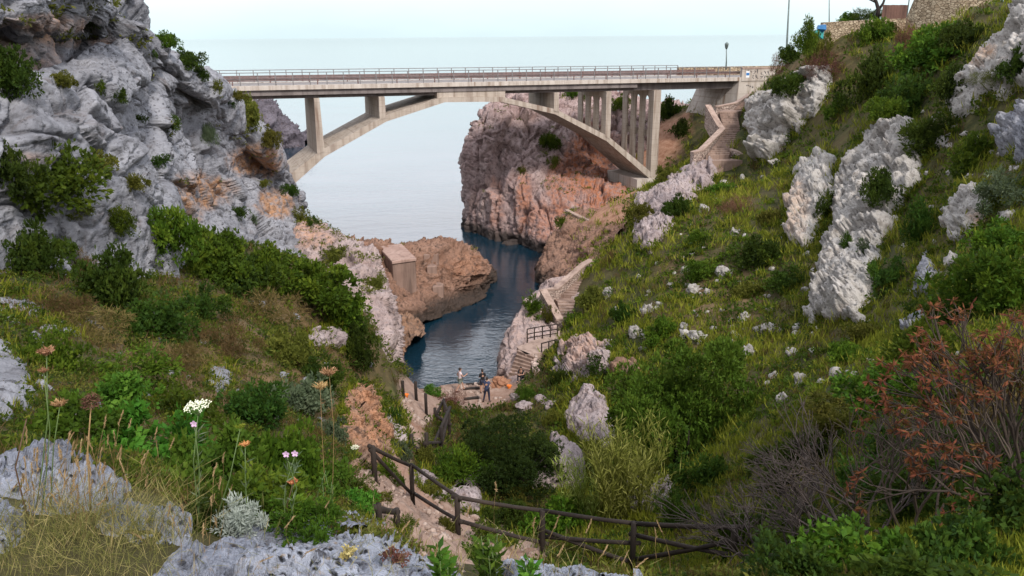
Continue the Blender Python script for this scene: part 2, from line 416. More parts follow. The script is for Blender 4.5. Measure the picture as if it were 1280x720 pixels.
def patch(name, rows, nu, nv, amp=1.0, seed=1, flip=False, stains=(), mat=None, facet=.9, fine=1.0, strata=None, freq=1.0, stain_base=0.0, label=None):
    """rows: equally long lists of 3-D control points."""
    c = np.array(rows, float)                       # [row, col, 3]
    g = cr_interp(c, nu); g = cr_interp(g.transpose(1, 0, 2), nv).transpose(1, 0, 2)
    n = grid_normals(g)
    if flip: n = -n
    p = g.reshape(-1, 3).copy(); nn = n.reshape(-1, 3)
    warp = np.stack([fbm(p * .16 * freq, 3, seed + 1), fbm(p * .16 * freq, 3, seed + 2), fbm(p * .16 * freq, 3, seed + 3)], 1)
    q = p + warp * 1.0 / freq
    if strata is not None: q = q * np.asarray(strata)
    v1, c1, _ = facets(q * .20 * freq, seed + 5)
    q2 = q + .35 * warp; v2, c2, _ = facets(q2 * .62 * freq, seed + 9)
    v3, c3, h1 = facets((q2 + .25 * np.roll(warp, 1, 1)) * 1.7 * freq, seed + 13)
    d = amp * (.9 * fbm(p * .1 * freq, 3, seed) + facet * (1.25 * v1 - .5 * c1 + .46 * v2 - .24 * c2 + .14 * v3 - .08 * c3))
    pitn = np.clip(fbm(p * .35 * freq, 3, seed + 31) + .25, 0, 1)
    d += fine * amp * (.13 * fbm(p * 2.2 * freq, 4, seed + 15, .6) - .26 * pitn * np.exp(-(worley(p * 1.35 * freq + warp * .5, seed + 33)[0] / .26) ** 2))
    p += nn * d[:, None]
    u, v, dz = project(p)
    st = np.zeros(len(p)) + stain_base
    for (su, sv, ru, rv, k) in stains:
        e = ((u - su) / ru) ** 2 + ((v - sv) / rv) ** 2 + .9 * fbm(p * .6, 3, seed + 23)
        st = np.maximum(st, k * np.clip(1.5 - 1.3 * e, 0, 1))
    f = grid_faces(nu, nv)
    if flip: f = f[:, ::-1]
    me = mesh_np(name, p, f, True, vattr={'stain': st})
    o = tag(link(name, me, mat), label, kind='structure')
    add_bvh(o, me, name)
    return o

M_GREY = rock_mat('grey_limestone', (.185, .188, .208), (.325, .33, .36), (.070, .068, .072), stain=(.27, .145, .075), pits=.9, bump=.7, along_y=.5)
M_LAV = rock_mat('mauve_limestone', (.275, .22, .215), (.41, .345, .34), (.115, .085, .082), stain=(.42, .22, .12), pits=.9, bump=.6)
M_PINK = rock_mat('pink_sea_cliff', (.275, .195, .185), (.43, .335, .32), (.085, .052, .048), stain=(.30, .115, .055), wet=True, pits=1.0, bump=.8)
M_ORANGE = rock_mat('orange_sea_rock', (.185, .108, .078), (.285, .18, .135), (.06, .038, .03), stain=(.25, .125, .072), wet=True, pits=1.0, bump=.8)
M_WHITE = rock_mat('pale_limestone', (.31, .29, .265), (.48, .455, .425), (.13, .115, .10), stain=(.40, .24, .14), pits=.7, bump=.6)
M_DARKR = rock_mat('dark_sea_rock', (.085, .075, .090), (.15, .135, .16), (.032, .029, .033), pits=.6, bump=.8)

W = lambda x, y, z: np.array([x, y, z], float)
# the tall grey cliff on the left: columns run from near the photographer out to the sea
rows = [
    [W(-40, 2, 42), W(-42, 22, 44), W(-40, 30, 43), W(-38, 42, 38), W(-38, 54, 32), W(-42, 66, 26), W(-42, 76, 24), W(-44, 88, 18), W(-52, 108, 10)],
    [W(-26, 4, 38), P(0, -150, 31), P(90, -70, 35), P(166, 6, 44), P(224, 76, 53), P(270, 120, 64), P(322, 180, 72), P(350, 235, 82), W(-42, 108, 5)],
    [W(-23, 6, 32), P(0, -20, 28), P(80, 30, 33.5), P(160, 80, 41), P(222, 140, 50), P(274, 172, 61), P(325, 215, 70), P(372, 262, 78), W(-38, 106, 1)],
    [W(-21, 8, 27), P(0, 110, 27.5), P(85, 130, 32.5), P(165, 160, 39.5), P(225, 200, 48), P(290, 220, 59), P(330, 250, 68), P(386, 286, 76), W(-30, 98, -1)],
    [W(-19, 9, 22), P(0, 250, 25), P(90, 250, 29.5), P(165, 245, 37), P(230, 250, 46.5), P(300, 265, 57), P(345, 280, 66), P(402, 303, 74), W(-24, 90, -2)],
    [W(-17, 9, 17), P(0, 390, 23), P(90, 380, 27), P(180, 350, 34), P(250, 330, 43), P(320, 330, 52), P(370, 330, 60), P(430, 330, 66), W(-18, 82, -3)],
]
patch('cliff', rows, 340, 400, 1.0, 3, flip=False, mat=M_GREY, facet=1.0, strata=(1, .42, .85), freq=.9,
      stains=((136, 78, 16, 30, 1), (75, 40, 60, 22, .8), (245, 240, 50, 26, 1), (320, 200, 40, 22, 1), (345, 255, 26, 22, 1), (100, 90, 40, 14, .7), (230, 262, 30, 20, .8), (20, 70, 60, 30, .5)),
      label='tall pitted grey limestone cliff rising on the left')
# nearer buttress leaning against it
rows = [
    [P(-160, 60, 22), P(-40, 90, 24), P(70, 80, 29.5), P(118, 60, 36), P(150, 60, 42)],
    [P(-160, 120, 18), P(-40, 140, 21.5), P(70, 130, 26.5), P(128, 90, 32), P(165, 100, 40)],
    [P(-160, 220, 17), P(-40, 220, 20.5), P(70, 215, 25), P(150, 175, 30.5), P(185, 185, 38)],
    [P(-160, 300, 16), P(-40, 300, 20), P(70, 290, 24), P(175, 250, 29.5), P(215, 260, 37)],
    [P(-160, 420, 15), P(-40, 400, 18.5), P(80, 390, 22.5), P(200, 320, 29), P(235, 320, 36)],
]
rows[-1] = [q - [0, 0, 2.5] for q in rows[-1]]
patch('cliff', rows, 220, 260, .75, 31, mat=M_GREY, facet=1.0, strata=(1, .45, .9), stains=((30, 200, 40, 14, .4),), label='pale grey rock buttress leaning against the tall left cliff')
# overhanging cap with a dark cleft below it, top left of the cliff
rows = [
    [P(-120, -60, 34), P(-20, -60, 34), P(60, -60, 37), P(130, -30, 42), P(165, -2, 46)],
    [P(-120, -40, 22), P(-20, -40, 25), P(60, -35, 29.5), P(125, -14, 36), P(158, 4, 43)],
    [P(-120, 10, 21), P(-20, 12, 24), P(60, 6, 28.5), P(118, 8, 35), P(150, 16, 42)],
    [P(-120, 40, 21), P(-20, 38, 24.2), P(60, 34, 28.8), P(105, 30, 35), P(140, 30, 42)],
    [P(-120, 50, 27), P(-20, 50, 28), P(60, 44, 33), P(110, 44, 38), P(140, 40, 45)],
]
patch('cliff', rows, 130, 220, .45, 47, mat=M_GREY, facet=.8, strata=(1, 1, 2.2), freq=1.4, stains=((60, 30, 70, 14, .6),), label='overhanging rock cap above a dark cleft at the top of the left cliff')
# mauve rock edge of the canyon below the bush covered slope
_r1 = [P(350, 275, 71), P(420, 312, 62), P(452, 350, 55), P(478, 405, 48.5), P(474, 455, 43), P(442, 505, 34), P(420, 555, 26)]
rows = [[q + [-6, 0, -2.2] for q in _r1],
    [P(350, 275, 71), P(420, 312, 62), P(452, 350, 55), P(478, 405, 48.5), P(474, 455, 43), P(442, 505, 34), P(420, 555, 26)],
    [P(380, 272, 73), P(440, 308, 63.5), P(472, 352, 57), P(487, 420, 51), P(487, 475, 46), P(462, 520, 35.5), P(442, 570, 27)],
    [P(400, 285, 76), P(455, 318, 66), P(486, 370, 61.5), P(492, 440, 57), P(496, 500, 49.5), P(480, 545, 37.5), P(456, 590, 27)],
    [P(420, 300, 80), P(470, 340, 68), P(497, 400, 65), P(500, 465, 60), P(503, 515, 53), P(496, 560, 40), P(470, 610, 28)],
]
patch('cliff', rows, 160, 320, .5, 61, mat=M_LAV, facet=.9, freq=1.5, stains=((450, 520, 30, 50, 1), (440, 560, 30, 30, 1), (370, 290, 40, 20, .6), (395, 300, 30, 16, .5)), stain_base=.12,
      label='mauve rock wall at the left edge of the cove')
# orange brown promontory that closes the cove
rows = [
    [W(-19, 80, -2), W(-14, 82, -2), W(-9, 83, -2), W(-4.5, 83, -2), W(-1, 81, -2), W(0, 79, -2)],
    [W(-19, 77, 5.2), P(455, 306, 74), P(505, 312, 76), P(560, 311, 78), P(598, 322, 79), W(-1.0, 78, -1)],
    [W(-18, 72, 6.0), P(447, 302, 70), P(505, 318, 72), P(562, 311, 74), P(602, 326, 76.5), P(613, 350, 78)],
    [W(-17, 69, 4.2), P(464, 335, 68), P(515, 352, 70), P(570, 335, 72), P(602, 345, 75), P(614, 355, 77)],
    [W(-16, 66, 3), P(480, 350, 66.5), P(535, 365, 69), P(575, 365, 71.5), P(603, 360, 74.5), P(613, 362, 76.5)],
    [W(-14, 63, -2), P(500, 410, 64), P(535, 402, 66), P(575, 388, 69.5), P(605, 374, 73), P(612, 372, 76)],
]
patch('promontory', rows, 190, 260, .55, 77, flip=True, mat=M_ORANGE, facet=1.0, freq=1.5, strata=(1, 1, 1.8), stain_base=.3, stains=((580, 330, 30, 22, .8),),
      label='orange brown rock promontory closing the cove')
rows = [[W(-12.5, 60, 0), P(488, 385, 66), P(505, 375, 70), P(525, 385, 70)], [W(-11.5, 58, 1.0), P(488, 400, 62), P(510, 393, 65), P(527, 398, 67)],
        [W(-11, 56, .6), P(492, 420, 60), P(514, 408, 62.5), P(528, 407, 65)], [W(-9, 54, -2), P(500, 450, 58), P(520, 425, 59), P(532, 418, 62)]]
patch('promontory', rows, 70, 90, .4, 79, flip=True, mat=rock_mat('dark_shore_rock', (.125, .085, .068), (.21, .15, .12), (.04, .03, .026), scale=1.5), facet=1.0, freq=2.2, stain_base=.3, label='low dark rocks at the waterline of the cove')
# distant cape beyond the bridge
rows = [[W(-110, 190, -2), W(-90, 215, -2), W(-60, 210, -2), W(-46, 195, -2), W(-45, 190, -2)],
        [W(-105, 188, 14), P(285, 118, 195), P(325, 126, 192), P(358, 150, 190), P(382, 176, 188)],
        [W(-104, 184, 13), P(285, 130, 187), P(322, 142, 186), P(352, 165, 186), P(381, 182, 186)],
        [W(-104, 180, -2), P(285, 215, 182), P(325, 204, 183), P(355, 193, 184), P(382, 188, 185)]]
patch('cape', rows, 90, 130, 1.3, 83, flip=True, mat=M_DARKR, facet=1.2, freq=.8, label='dark rock cape in the sea behind the left end of the bridge')
# pink headland on the right, beyond the bridge
rows = [
    [W(12, 135, -3), W(2, 128, -3), P(587, 291, 103.5), P(615, 306, 97.5), P(645, 318, 93), P(674, 332, 88), P(704, 345, 84.5), P(745, 340, 82), P(785, 285, 85)],
    [W(13, 134, 3), W(2, 126, 3), P(583, 262, 103.5), P(612, 272, 98), P(645, 285, 93.8), P(676, 300, 89), P(704, 310, 85.8), P(745, 300, 83.5), P(790, 270, 86)],
    [W(14, 132, 8), W(3, 124, 8), P(584, 210, 104), P(622, 220, 99), P(655, 235, 95), P(690, 250, 92.5), P(722, 262, 91), P(755, 258, 91), P(797, 246, 94)],
    [W(15, 130, 9), W(4, 122, 11), P(588, 168, 104.5), P(626, 175, 101.5), P(668, 186, 100.5), P(708, 196, 100.5), P(738, 204, 101), P(768, 208, 101.5), P(805, 208, 102)],
    [W(17, 130, 12), W(6, 122, 13), P(597, 146, 105.5), P(638, 126, 105.5), P(684, 126, 107), P(724, 128, 107.5), P(750, 136, 107.5), P(780, 148, 107), P(815, 160, 107)],
    [W(24, 137, 12), W(14, 130, 13), P(634, 122, 116), P(672, 114, 118), P(706, 110, 118), P(738, 112, 118), P(775, 118, 117), P(810, 126, 115), P(850, 135, 112)],
    [W(40, 145, 12), W(30, 140, 12), P(690, 124, 128), P(720, 120, 126), P(750, 118, 124), P(780, 122, 122), P(815, 128, 120), P(850, 132, 118), P(880, 140, 116)],
]
patch('headland', rows, 240, 280, 1.0, 91, flip=True, mat=M_PINK, facet=1.0, freq=1.0, strata=(1.5, 1.5, .42), stain_base=.03,
      stains=((740, 210, 40, 60, 1), (700, 240, 18, 50, .8), (655, 250, 12, 45, .8), (760, 245, 40, 30, 1), (680, 275, 30, 30, .6), (620, 260, 10, 40, .5)),
      label='pink weathered sea cliff headland behind the bridge')
# ochre buttress below the little terrace
rows = [
    [P(690, 352, 84), P(671, 350, 81), P(676, 362, 76.5), P(694, 366, 73), P(715, 362, 70), P(745, 350, 67)],
    [P(698, 320, 85), P(673, 326, 81), P(682, 336, 77.5), P(702, 340, 74), P(724, 338, 71), P(748, 330, 68)],
    [P(712, 290, 86), P(692, 296, 82), P(702, 304, 79), P(722, 310, 76), P(742, 312, 73), P(762, 308, 70)],
    [P(728, 268, 88), P(710, 268, 84), P(718, 276, 81.5), P(738, 284, 79), P(762, 284, 76), P(785, 280, 73)],
    [P(760, 262, 92), P(745, 262, 89), P(760, 268, 86), P(778, 276, 82), P(796, 284, 78), P(806, 290, 76)],
]
patch('cliff', rows, 130, 160, .5, 97, flip=True, mat=M_ORANGE, facet=.9, freq=1.6, stain_base=.25, strata=(1.2, 1.2, .8), label='ochre rock buttress at the water below the small terrace')
# right bank between the buttress and the beach, carrying the lower stairs
rows = [
    [P(690, 372, 74), P(668, 378, 70.5), P(655, 398, 66.5), P(640, 424, 61.5), P(624, 458, 57), P(628, 482, 53.5), P(640, 500, 50)],
    [P(690, 355, 73), P(672, 362, 70), P(656, 380, 66), P(644, 408, 61.5), P(628, 440, 57), P(632, 466, 53.2), P(645, 490, 50)],
    [P(690, 340, 72), P(678, 350, 69), P(664, 368, 65), P(656, 392, 61), P(640, 422, 57), P(643, 446, 54), P(655, 478, 50.2)],
    [P(708, 334, 70), P(694, 345, 67), P(682, 362, 63.5), P(680, 392, 60.5), P(662, 425, 57), P(660, 440, 54.2), P(668, 470, 50.8)],
    [P(745, 330, 66), P(730, 350, 63), P(715, 380, 61), P(706, 402, 58.5), P(694, 428, 56), P(685, 450, 53), P(685, 478, 50)],
]
rows[3] = [q - [0, 0, .9] for q in rows[3]]; rows[4] = [q - [0, 0, 1.4] for q in rows[4]]; rows[2] = [q - [0, 0, .4] for q in rows[2]]
patch('cliff', rows, 110, 180, .32, 101, flip=True, mat=M_LAV, facet=1.0, freq=2.0, stain_base=.2, label='rocky right bank of the cove under the lower stairs')

# ------------------------------------------------------------------ sea
def water_mat():
    m, nt, b = new_mat('sea_water'); co = coords(nt)
    b.inputs['Base Color'].default_value = (.005, .022, .037, 1)
    b.inputs['Roughness'].default_value = .07; b.inputs['IOR'].default_value = 1.7; b.inputs['Specular IOR Level'].default_value = .5
    mp = N(nt, 'ShaderNodeMapping'); mp.inputs['Scale'].default_value = (.55, 1, 1); mp.inputs['Rotation'].default_value = (0, 0, .3); nt.links.new(co, mp.inputs[0])
    a = noise_node(nt, mp.outputs[0], .35, 5, .6); c = noise_node(nt, mp.outputs[0], 2.2, 4, .6, .4); d = noise_node(nt, mp.outputs[0], .06, 3, .5)
    h = math_(nt, 'ADD', math_(nt, 'MULTIPLY', a.outputs['Fac'], 1.0), math_(nt, 'MULTIPLY', c.outputs['Fac'], .30))
    h = math_(nt, 'MULTIPLY', h, mrange(nt, d.outputs['Fac'], .35, .6, .55, 1.0))
    bp = N(nt, 'ShaderNodeBump', in_Strength=.3, in_Distance=.3); nt.links.new(h, bp.inputs['Height']); nt.links.new(bp.outputs[0], b.inputs['Normal'])
    return m
rr = np.r_[0, np.exp(np.linspace(math.log(20), math.log(30000), 60))]; aa = np.radians(np.linspace(0, 360, 97))[:-1]
A, Q = np.meshgrid(aa, rr, indexing='ij')
sv = np.stack([Q * np.sin(A), Q * np.cos(A) + 60, np.zeros_like(A)], -1).reshape(-1, 3)
sea = tag(link('sea', mesh_np('sea', sv, grid_faces(96, len(rr), True)[:, ::-1], True), water_mat()), 'calm pale sea running into the dark cove', kind='structure')
# ------------------------------------------------------------------ mesh kit for built things
class MB:
    def __init__(s): s.v = []; s.f = []
    def add(s, vs, fs):
        k = len(s.v); s.v += [tuple(map(float, a)) for a in vs]; s.f += [tuple(i + k for i in f) for f in fs]
    def prism(s, poly, off):              # polygon swept along an offset vector
        n = len(poly); off = np.asarray(off, float)
        a = [np.asarray(p, float) for p in poly]; b = [p + off for p in a]
        s.add(a + b, [tuple(range(n))[::-1], tuple(range(n, 2 * n))] + [(i, (i + 1) % n, n + (i + 1) % n, n + i) for i in range(n)])
    def hexa(s, c):                       # 8 corners: bottom 4, top 4
        s.add(c, [(3, 2, 1, 0), (4, 5, 6, 7), (0, 1, 5, 4), (1, 2, 6, 5), (2, 3, 7, 6), (3, 0, 4, 7)])
    def tube(s, pts, rad, seg=7, cap=True, wob=0.0):
        pts = [np.asarray(p, float) for p in pts]; n = len(pts)
        rad = [rad] * n if np.isscalar(rad) else list(rad)
        ring = []; up0 = None
        for i, p in enumerate(pts):
            t = pts[min(i + 1, n - 1)] - pts[max(i - 1, 0)]; t = t / (np.linalg.norm(t) + 1e-9)
            if up0 is None:
                up0 = np.cross(t, [0.31, .22, .92]); up0 = up0 / (np.linalg.norm(up0) + 1e-9)
            a = up0 - t * (up0 @ t); a /= np.linalg.norm(a) + 1e-9; up0 = a; b = np.cross(t, a)
            for k in range(seg):
                th = 2 * math.pi * k / seg; r = rad[i] * (1 + wob * (random.random() - .5))
                ring.append(p + (a * math.cos(th) + b * math.sin(th)) * r)
        fs = [(i * seg + k, i * seg + (k + 1) % seg, (i + 1) * seg + (k + 1) % seg, (i + 1) * seg + k) for i in range(n - 1) for k in range(seg)]
        if cap: fs += [tuple(range(seg))[::-1], tuple((n - 1) * seg + k for k in range(seg))]
        s.add(ring, fs)
    def build(s, name, mat, parent=None, smooth=False, origin=None, bevel=0.0):
        me = bpy.data.meshes.new(name); o3 = np.zeros(3) if origin is None else np.asarray(origin, float)
        me.from_pydata([tuple(np.array(a) - o3) for a in s.v], [], s.f); me.update()
        bm = bmesh.new(); bm.from_mesh(me); bmesh.ops.recalc_face_normals(bm, faces=bm.faces)
        if bevel: bmesh.ops.bevel(bm, geom=list(bm.edges), offset=bevel, segments=1, affect='EDGES', clamp_overlap=True)
        for f in bm.faces: f.smooth = smooth
        bm.to_mesh(me); bm.free()
        o = link(name, me, mat, parent)
        if origin is not None and parent is None: o.location = o3
        return o

def hit(u, v, names=None, default=None):
    d = Vector(ray(u, v)).normalized(); best = None
    for n, b in BVHS:
        if names and n not in names: continue
        loc, nor, idx, dist = b.ray_cast(Vector(CAM), d)
        if loc is not None and (best is None or dist < best[2]): best = (np.array(loc), np.array(nor) * (-1 if nor.dot(d) > 0 else 1), dist)
    if best is None:
        return (P(u, v, default or 60), np.array([0, 0, 1.0]), default or 60)
    return best

def drop(x, y, z0=80):
    best = None
    for n, b in BVHS:
        loc, nor, idx, dist = b.ray_cast(Vector((x, y, z0)), Vector((0, 0, -1)))
        if loc is not None and (best is None or loc.z > best): best = loc.z
    return -3 if best is None else best

def concrete_mat(name, a, b_, stain, rough=.85, boards=0):
    m, nt, b = new_mat(name); co = coords(nt)
    n1 = noise_node(nt, co, .5, 6, .65); n2 = noise_node(nt, co, 5, 6, .65)
    mp = N(nt, 'ShaderNodeMapping'); mp.inputs['Scale'].default_value = (2.2, 2.2, .16); nt.links.new(co, mp.inputs[0])
    n3 = noise_node(nt, mp.outputs[0], 1.0, 6, .6)
    c = mixc(nt, mrange(nt, n1.outputs['Fac'], .35, .65), a, b_)
    c = mixc(nt, math_(nt, 'MULTIPLY', mrange(nt, n3.outputs['Fac'], .47, .68), .85), c, stain)
    c = mixc(nt, math_(nt, 'MULTIPLY', mrange(nt, n2.outputs['Fac'], .55, .75), .3), c, stain)
    if boards:                                  # joints left by the shuttering boards, and rust
        sx = N(nt, 'ShaderNodeSeparateXYZ'); nt.links.new(co, sx.inputs[0])
        fr = math_(nt, 'FRACT', math_(nt, 'ADD', math_(nt, 'MULTIPLY', sx.outputs['Z'], 1 / boards), math_(nt, 'MULTIPLY', n1.outputs['Fac'], .05)))
        c = mixc(nt, math_(nt, 'MULTIPLY', mrange(nt, fr, .07, .02), .55), c, stain)
        fl = math_(nt, 'FRACT', math_(nt, 'MULTIPLY', math_(nt, 'ADD', sx.outputs['X'], math_(nt, 'MULTIPLY', sx.outputs['Y'], .38)), .37))
        c = mixc(nt, math_(nt, 'MULTIPLY', mrange(nt, fl, .03, .008), .5), c, stain)
        c = mixc(nt, math_(nt, 'MULTIPLY', mrange(nt, n3.outputs['Fac'], .64, .72), .6), c, (.16, .075, .035))
        c = mixc(nt, math_(nt, 'MULTIPLY', mrange(nt, n3.outputs['Fac'], .36, .26), .5), c, (.62, .58, .52))
    nt.links.new(c, b.inputs['Base Color']); b.inputs['Roughness'].default_value = rough; b.inputs['Specular IOR Level'].default_value = .25
    bp = N(nt, 'ShaderNodeBump', in_Strength=.25, in_Distance=.05); nt.links.new(n2.outputs['Fac'], bp.inputs['Height']); nt.links.new(bp.outputs[0], b.inputs['Normal'])
    return m

def masonry_mat(name, a, b_, joint, scale=2.2, flat=1.7):
    m, nt, b = new_mat(name); co = coords(nt)
    mp = N(nt, 'ShaderNodeMapping'); mp.inputs['Scale'].default_value = (scale, scale, scale * flat); nt.links.new(co, mp.inputs[0])
    nz = noise_node(nt, mp.outputs[0], 1.1, 3, .5)
    ad = N(nt, 'ShaderNodeVectorMath', operation='ADD'); scv = N(nt, 'ShaderNodeVectorMath', operation='SCALE'); scv.inputs['Scale'].default_value = .35
    nt.links.new(nz.outputs['Color'], scv.inputs[0]); nt.links.new(mp.outputs[0], ad.inputs[0]); nt.links.new(scv.outputs[0], ad.inputs[1])
    vo = N(nt, 'ShaderNodeTexVoronoi', feature='F1'); ve = N(nt, 'ShaderNodeTexVoronoi', feature='DISTANCE_TO_EDGE')
    vo.inputs['Scale'].default_value = 1; ve.inputs['Scale'].default_value = 1
    nt.links.new(ad.outputs[0], vo.inputs['Vector']); nt.links.new(ad.outputs[0], ve.inputs['Vector'])
    bw = N(nt, 'ShaderNodeSeparateColor'); nt.links.new(vo.outputs['Color'], bw.inputs[0])
    c = mixc(nt, bw.outputs[0], a, b_)
    n2 = noise_node(nt, co, 1.5, 5, .6); c = mixc(nt, mrange(nt, n2.outputs['Fac'], .5, .75), c, tuple(x * .6 for x in a))
    e = mrange(nt, ve.outputs['Distance'], .02, .09)
    c = mixc(nt, e, joint, c)
    nt.links.new(c, b.inputs['Base Color']); b.inputs['Roughness'].default_value = .95; b.inputs['Specular IOR Level'].default_value = .15
    bp = N(nt, 'ShaderNodeBump', in_Strength=.7, in_Distance=.12 / scale * 2); nt.links.new(e, bp.inputs['Height']); nt.links.new(bp.outputs[0], b.inputs['Normal'])
    return m

def plain_mat(name, col, rough=.7, metal=0.0, var=.35, scale=3.0):
    m, nt, b = new_mat(name); co = coords(nt); n = noise_node(nt, co, scale, 5, .6)
    c = mixc(nt, mrange(nt, n.outputs['Fac'], .3, .7), tuple(x * (1 - var) for x in col), tuple(min(1, x * (1 + var * .6)) for x in col))
    nt.links.new(c, b.inputs['Base Color']); b.inputs['Roughness'].default_value = rough; b.inputs['Metallic'].default_value = metal
    b.inputs['Specular IOR Level'].default_value = .3
    return m

M_CONC = concrete_mat('weathered_concrete', (.36, .305, .25), (.44, .385, .33), (.20, .15, .12), boards=.62)
M_CONCL = concrete_mat('light_concrete', (.43, .38, .335), (.51, .46, .41), (.26, .205, .165), boards=1.3)
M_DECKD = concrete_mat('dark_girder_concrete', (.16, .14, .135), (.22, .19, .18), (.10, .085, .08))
M_ASPH = plain_mat('road_asphalt', (.20, .185, .18), .9)
M_RAIL = plain_mat('weathered_grey_rail', (.20, .19, .19), .6, .2)
M_GUARD = plain_mat('rusty_guardrail', (.17, .105, .095), .7)
M_STONE = masonry_mat('tan_dry_stone', (.29, .22, .145), (.50, .41, .29), (.12, .085, .055), 2.9)
M_STONEP = masonry_mat('pinkish_stonework', (.36, .27, .23), (.52, .42, .36), (.12, .085, .075), 3.2)
M_COPE = concrete_mat('stone_coping', (.30, .215, .175), (.40, .30, .25), (.18, .125, .10))
M_STEP = concrete_mat('worn_stone_step', (.22, .148, .118), (.32, .23, .185), (.11, .075, .058))
M_WOOD = concrete_mat('dark_weathered_wood', (.024, .018, .015), (.048, .036, .029), (.014, .011, .010))
M_WOODB = concrete_mat('brown_board_wood', (.12, .065, .05), (.17, .095, .075), (.06, .035, .03))
M_INK = plain_mat('dark_spray_paint', (.045, .043, .05), .8, var=.1)
M_PAINTW = plain_mat('white_paint', (.75, .77, .78), .6, var=.06)
M_PAINTB = plain_mat('blue_paint', (.03, .16, .42), .6, var=.06)
M_POLE = plain_mat('grey_green_pole', (.12, .15, .14), .5, .3)
M_TEAL = plain_mat('teal_tarpaulin', (.015, .23, .22), .55, var=.5, scale=2)
M_BLUE = plain_mat('blue_tarpaulin', (.02, .12, .28), .55, var=.4, scale=2)
M_ORNG = plain_mat('orange_plastic', (.75, .20, .03), .45, var=.15)

# ------------------------------------------------------------------ the bridge
TH = R(21.0); BB = np.array([math.cos(TH), math.sin(TH), 0]); BN = np.array([-math.sin(TH), math.cos(TH), 0])
B0 = P(290, 108, 78.0).copy(); BZ = B0[2]; BW = 7.6
def bs(u, v, t=0.0):
    d = ray(u, v); o = B0 + BN * t
    k = ((o - CAM) @ BN) / (d @ BN); p = CAM + d * k
    return float((p - B0) @ BB), float(p[2])
def BP(s, t, z): return np.array([B0[0], B0[1], 0]) + BB * s + BN * t + np.array([0, 0, z])
s_r, z_r = bs(905, 97)
def dz(s): return BZ + (z_r - BZ) * s / s_r
S0, S1 = -9.0, bs(927, 97)[0]

bridge = tag(empty('arch_bridge', BP(S0, 0, dz(S0))), 'long concrete arch road bridge spanning the cove between both cliffs', 'bridge')
bridge_inv = Vector(bridge.location)
def bpart(mb, name, mat, parent=bridge, **k):
    mb.v = [tuple(np.array(a) - np.array(bridge_inv)) for a in mb.v]
    return mb.build(name, mat, parent, **k)
def sbox(mb, s0, s1, t0, t1, za0, za1, zb0=None, zb1=None):   # box along the deck; z given at both ends
    zb0 = za0 if zb0 is None else zb0; zb1 = za1 if zb1 is None else zb1
    mb.hexa([BP(s0, t0, za0), BP(s1, t0, zb0), BP(s1, t1, zb0), BP(s0, t1, za0), BP(s0, t0, za1), BP(s1, t0, zb1), BP(s1, t1, zb1), BP(s0, t1, za1)])
def along(mb, s0, s1, t0, t1, lo, hi): sbox(mb, s0, s1, t0, t1, dz(s0) + lo, dz(s0) + hi, dz(s1) + lo, dz(s1) + hi)

S2 = S1 + 14
m = MB(); along(m, S0, S1, 0, .55, -.42, 0); along(m, S0, S1, BW - .55, BW, -.42, 0); bpart(m, 'kerb', M_CONCL)
m = MB(); along(m, S0, S1, .553, BW - .553, -.36, -.06); along(m, S1, S2, .4, BW - .4, -.36, -.06); bpart(m, 'roadway', M_ASPH)
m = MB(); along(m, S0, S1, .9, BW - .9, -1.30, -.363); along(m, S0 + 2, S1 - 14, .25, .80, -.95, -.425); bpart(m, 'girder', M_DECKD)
# arch: a folded slab, points read off the photograph on the near face
top = [(330, 243), (356.7, 222), (402, 188), (481, 144.5), (553, 121.5), (600, 121), (627, 121), (695, 136.5), (760, 170), (812, 213.5), (822, 223)]
bot = [(338, 253), (366.7, 231), (406, 195.8), (483, 152), (556, 127.8), (600, 127.3), (627, 127.5), (694, 142.8), (758.5, 176.5), (810, 221.5), (820, 230)]
T = [bs(u, v, .15) for u, v in top]; Bt = [bs(u, v, .15) for u, v in bot]
m = MB(); n = len(T)
vs = []
for (s, z), (s2, z2) in zip(T, Bt): vs += [BP(s, .15, z), BP(s, BW - .15, z), BP(s2, .15, z2), BP(s2, BW - .15, z2)]
fs = []
for i in range(n - 1):
    a, b = 4 * i, 4 * i + 4
    fs += [(a, b, b + 1, a + 1), (a + 2, a + 3, b + 3, b + 2), (a, a + 2, b + 2, b), (a + 1, b + 1, b + 3, a + 3)]
fs += [(0, 1, 3, 2), (4 * n - 4, 4 * n - 2, 4 * n - 1, 4 * n - 3)]
m.add(vs, fs); bpart(m, 'arch', M_CONC)
def arch_z(s):
    xs = [a for a, _ in T]; return float(np.interp(s, xs, [z for _, z in T]))
# crown web joining slab and girder
m = MB(); sa, sb = T[4][0] - .5, T[6][0] + .5
sbox(m, sa, sb, .35, BW - .35, arch_z(sa) - .3, dz(sa) - .43, arch_z(sb) - .3, dz(sb) - .43); bpart(m, 'crown', M_CONC)

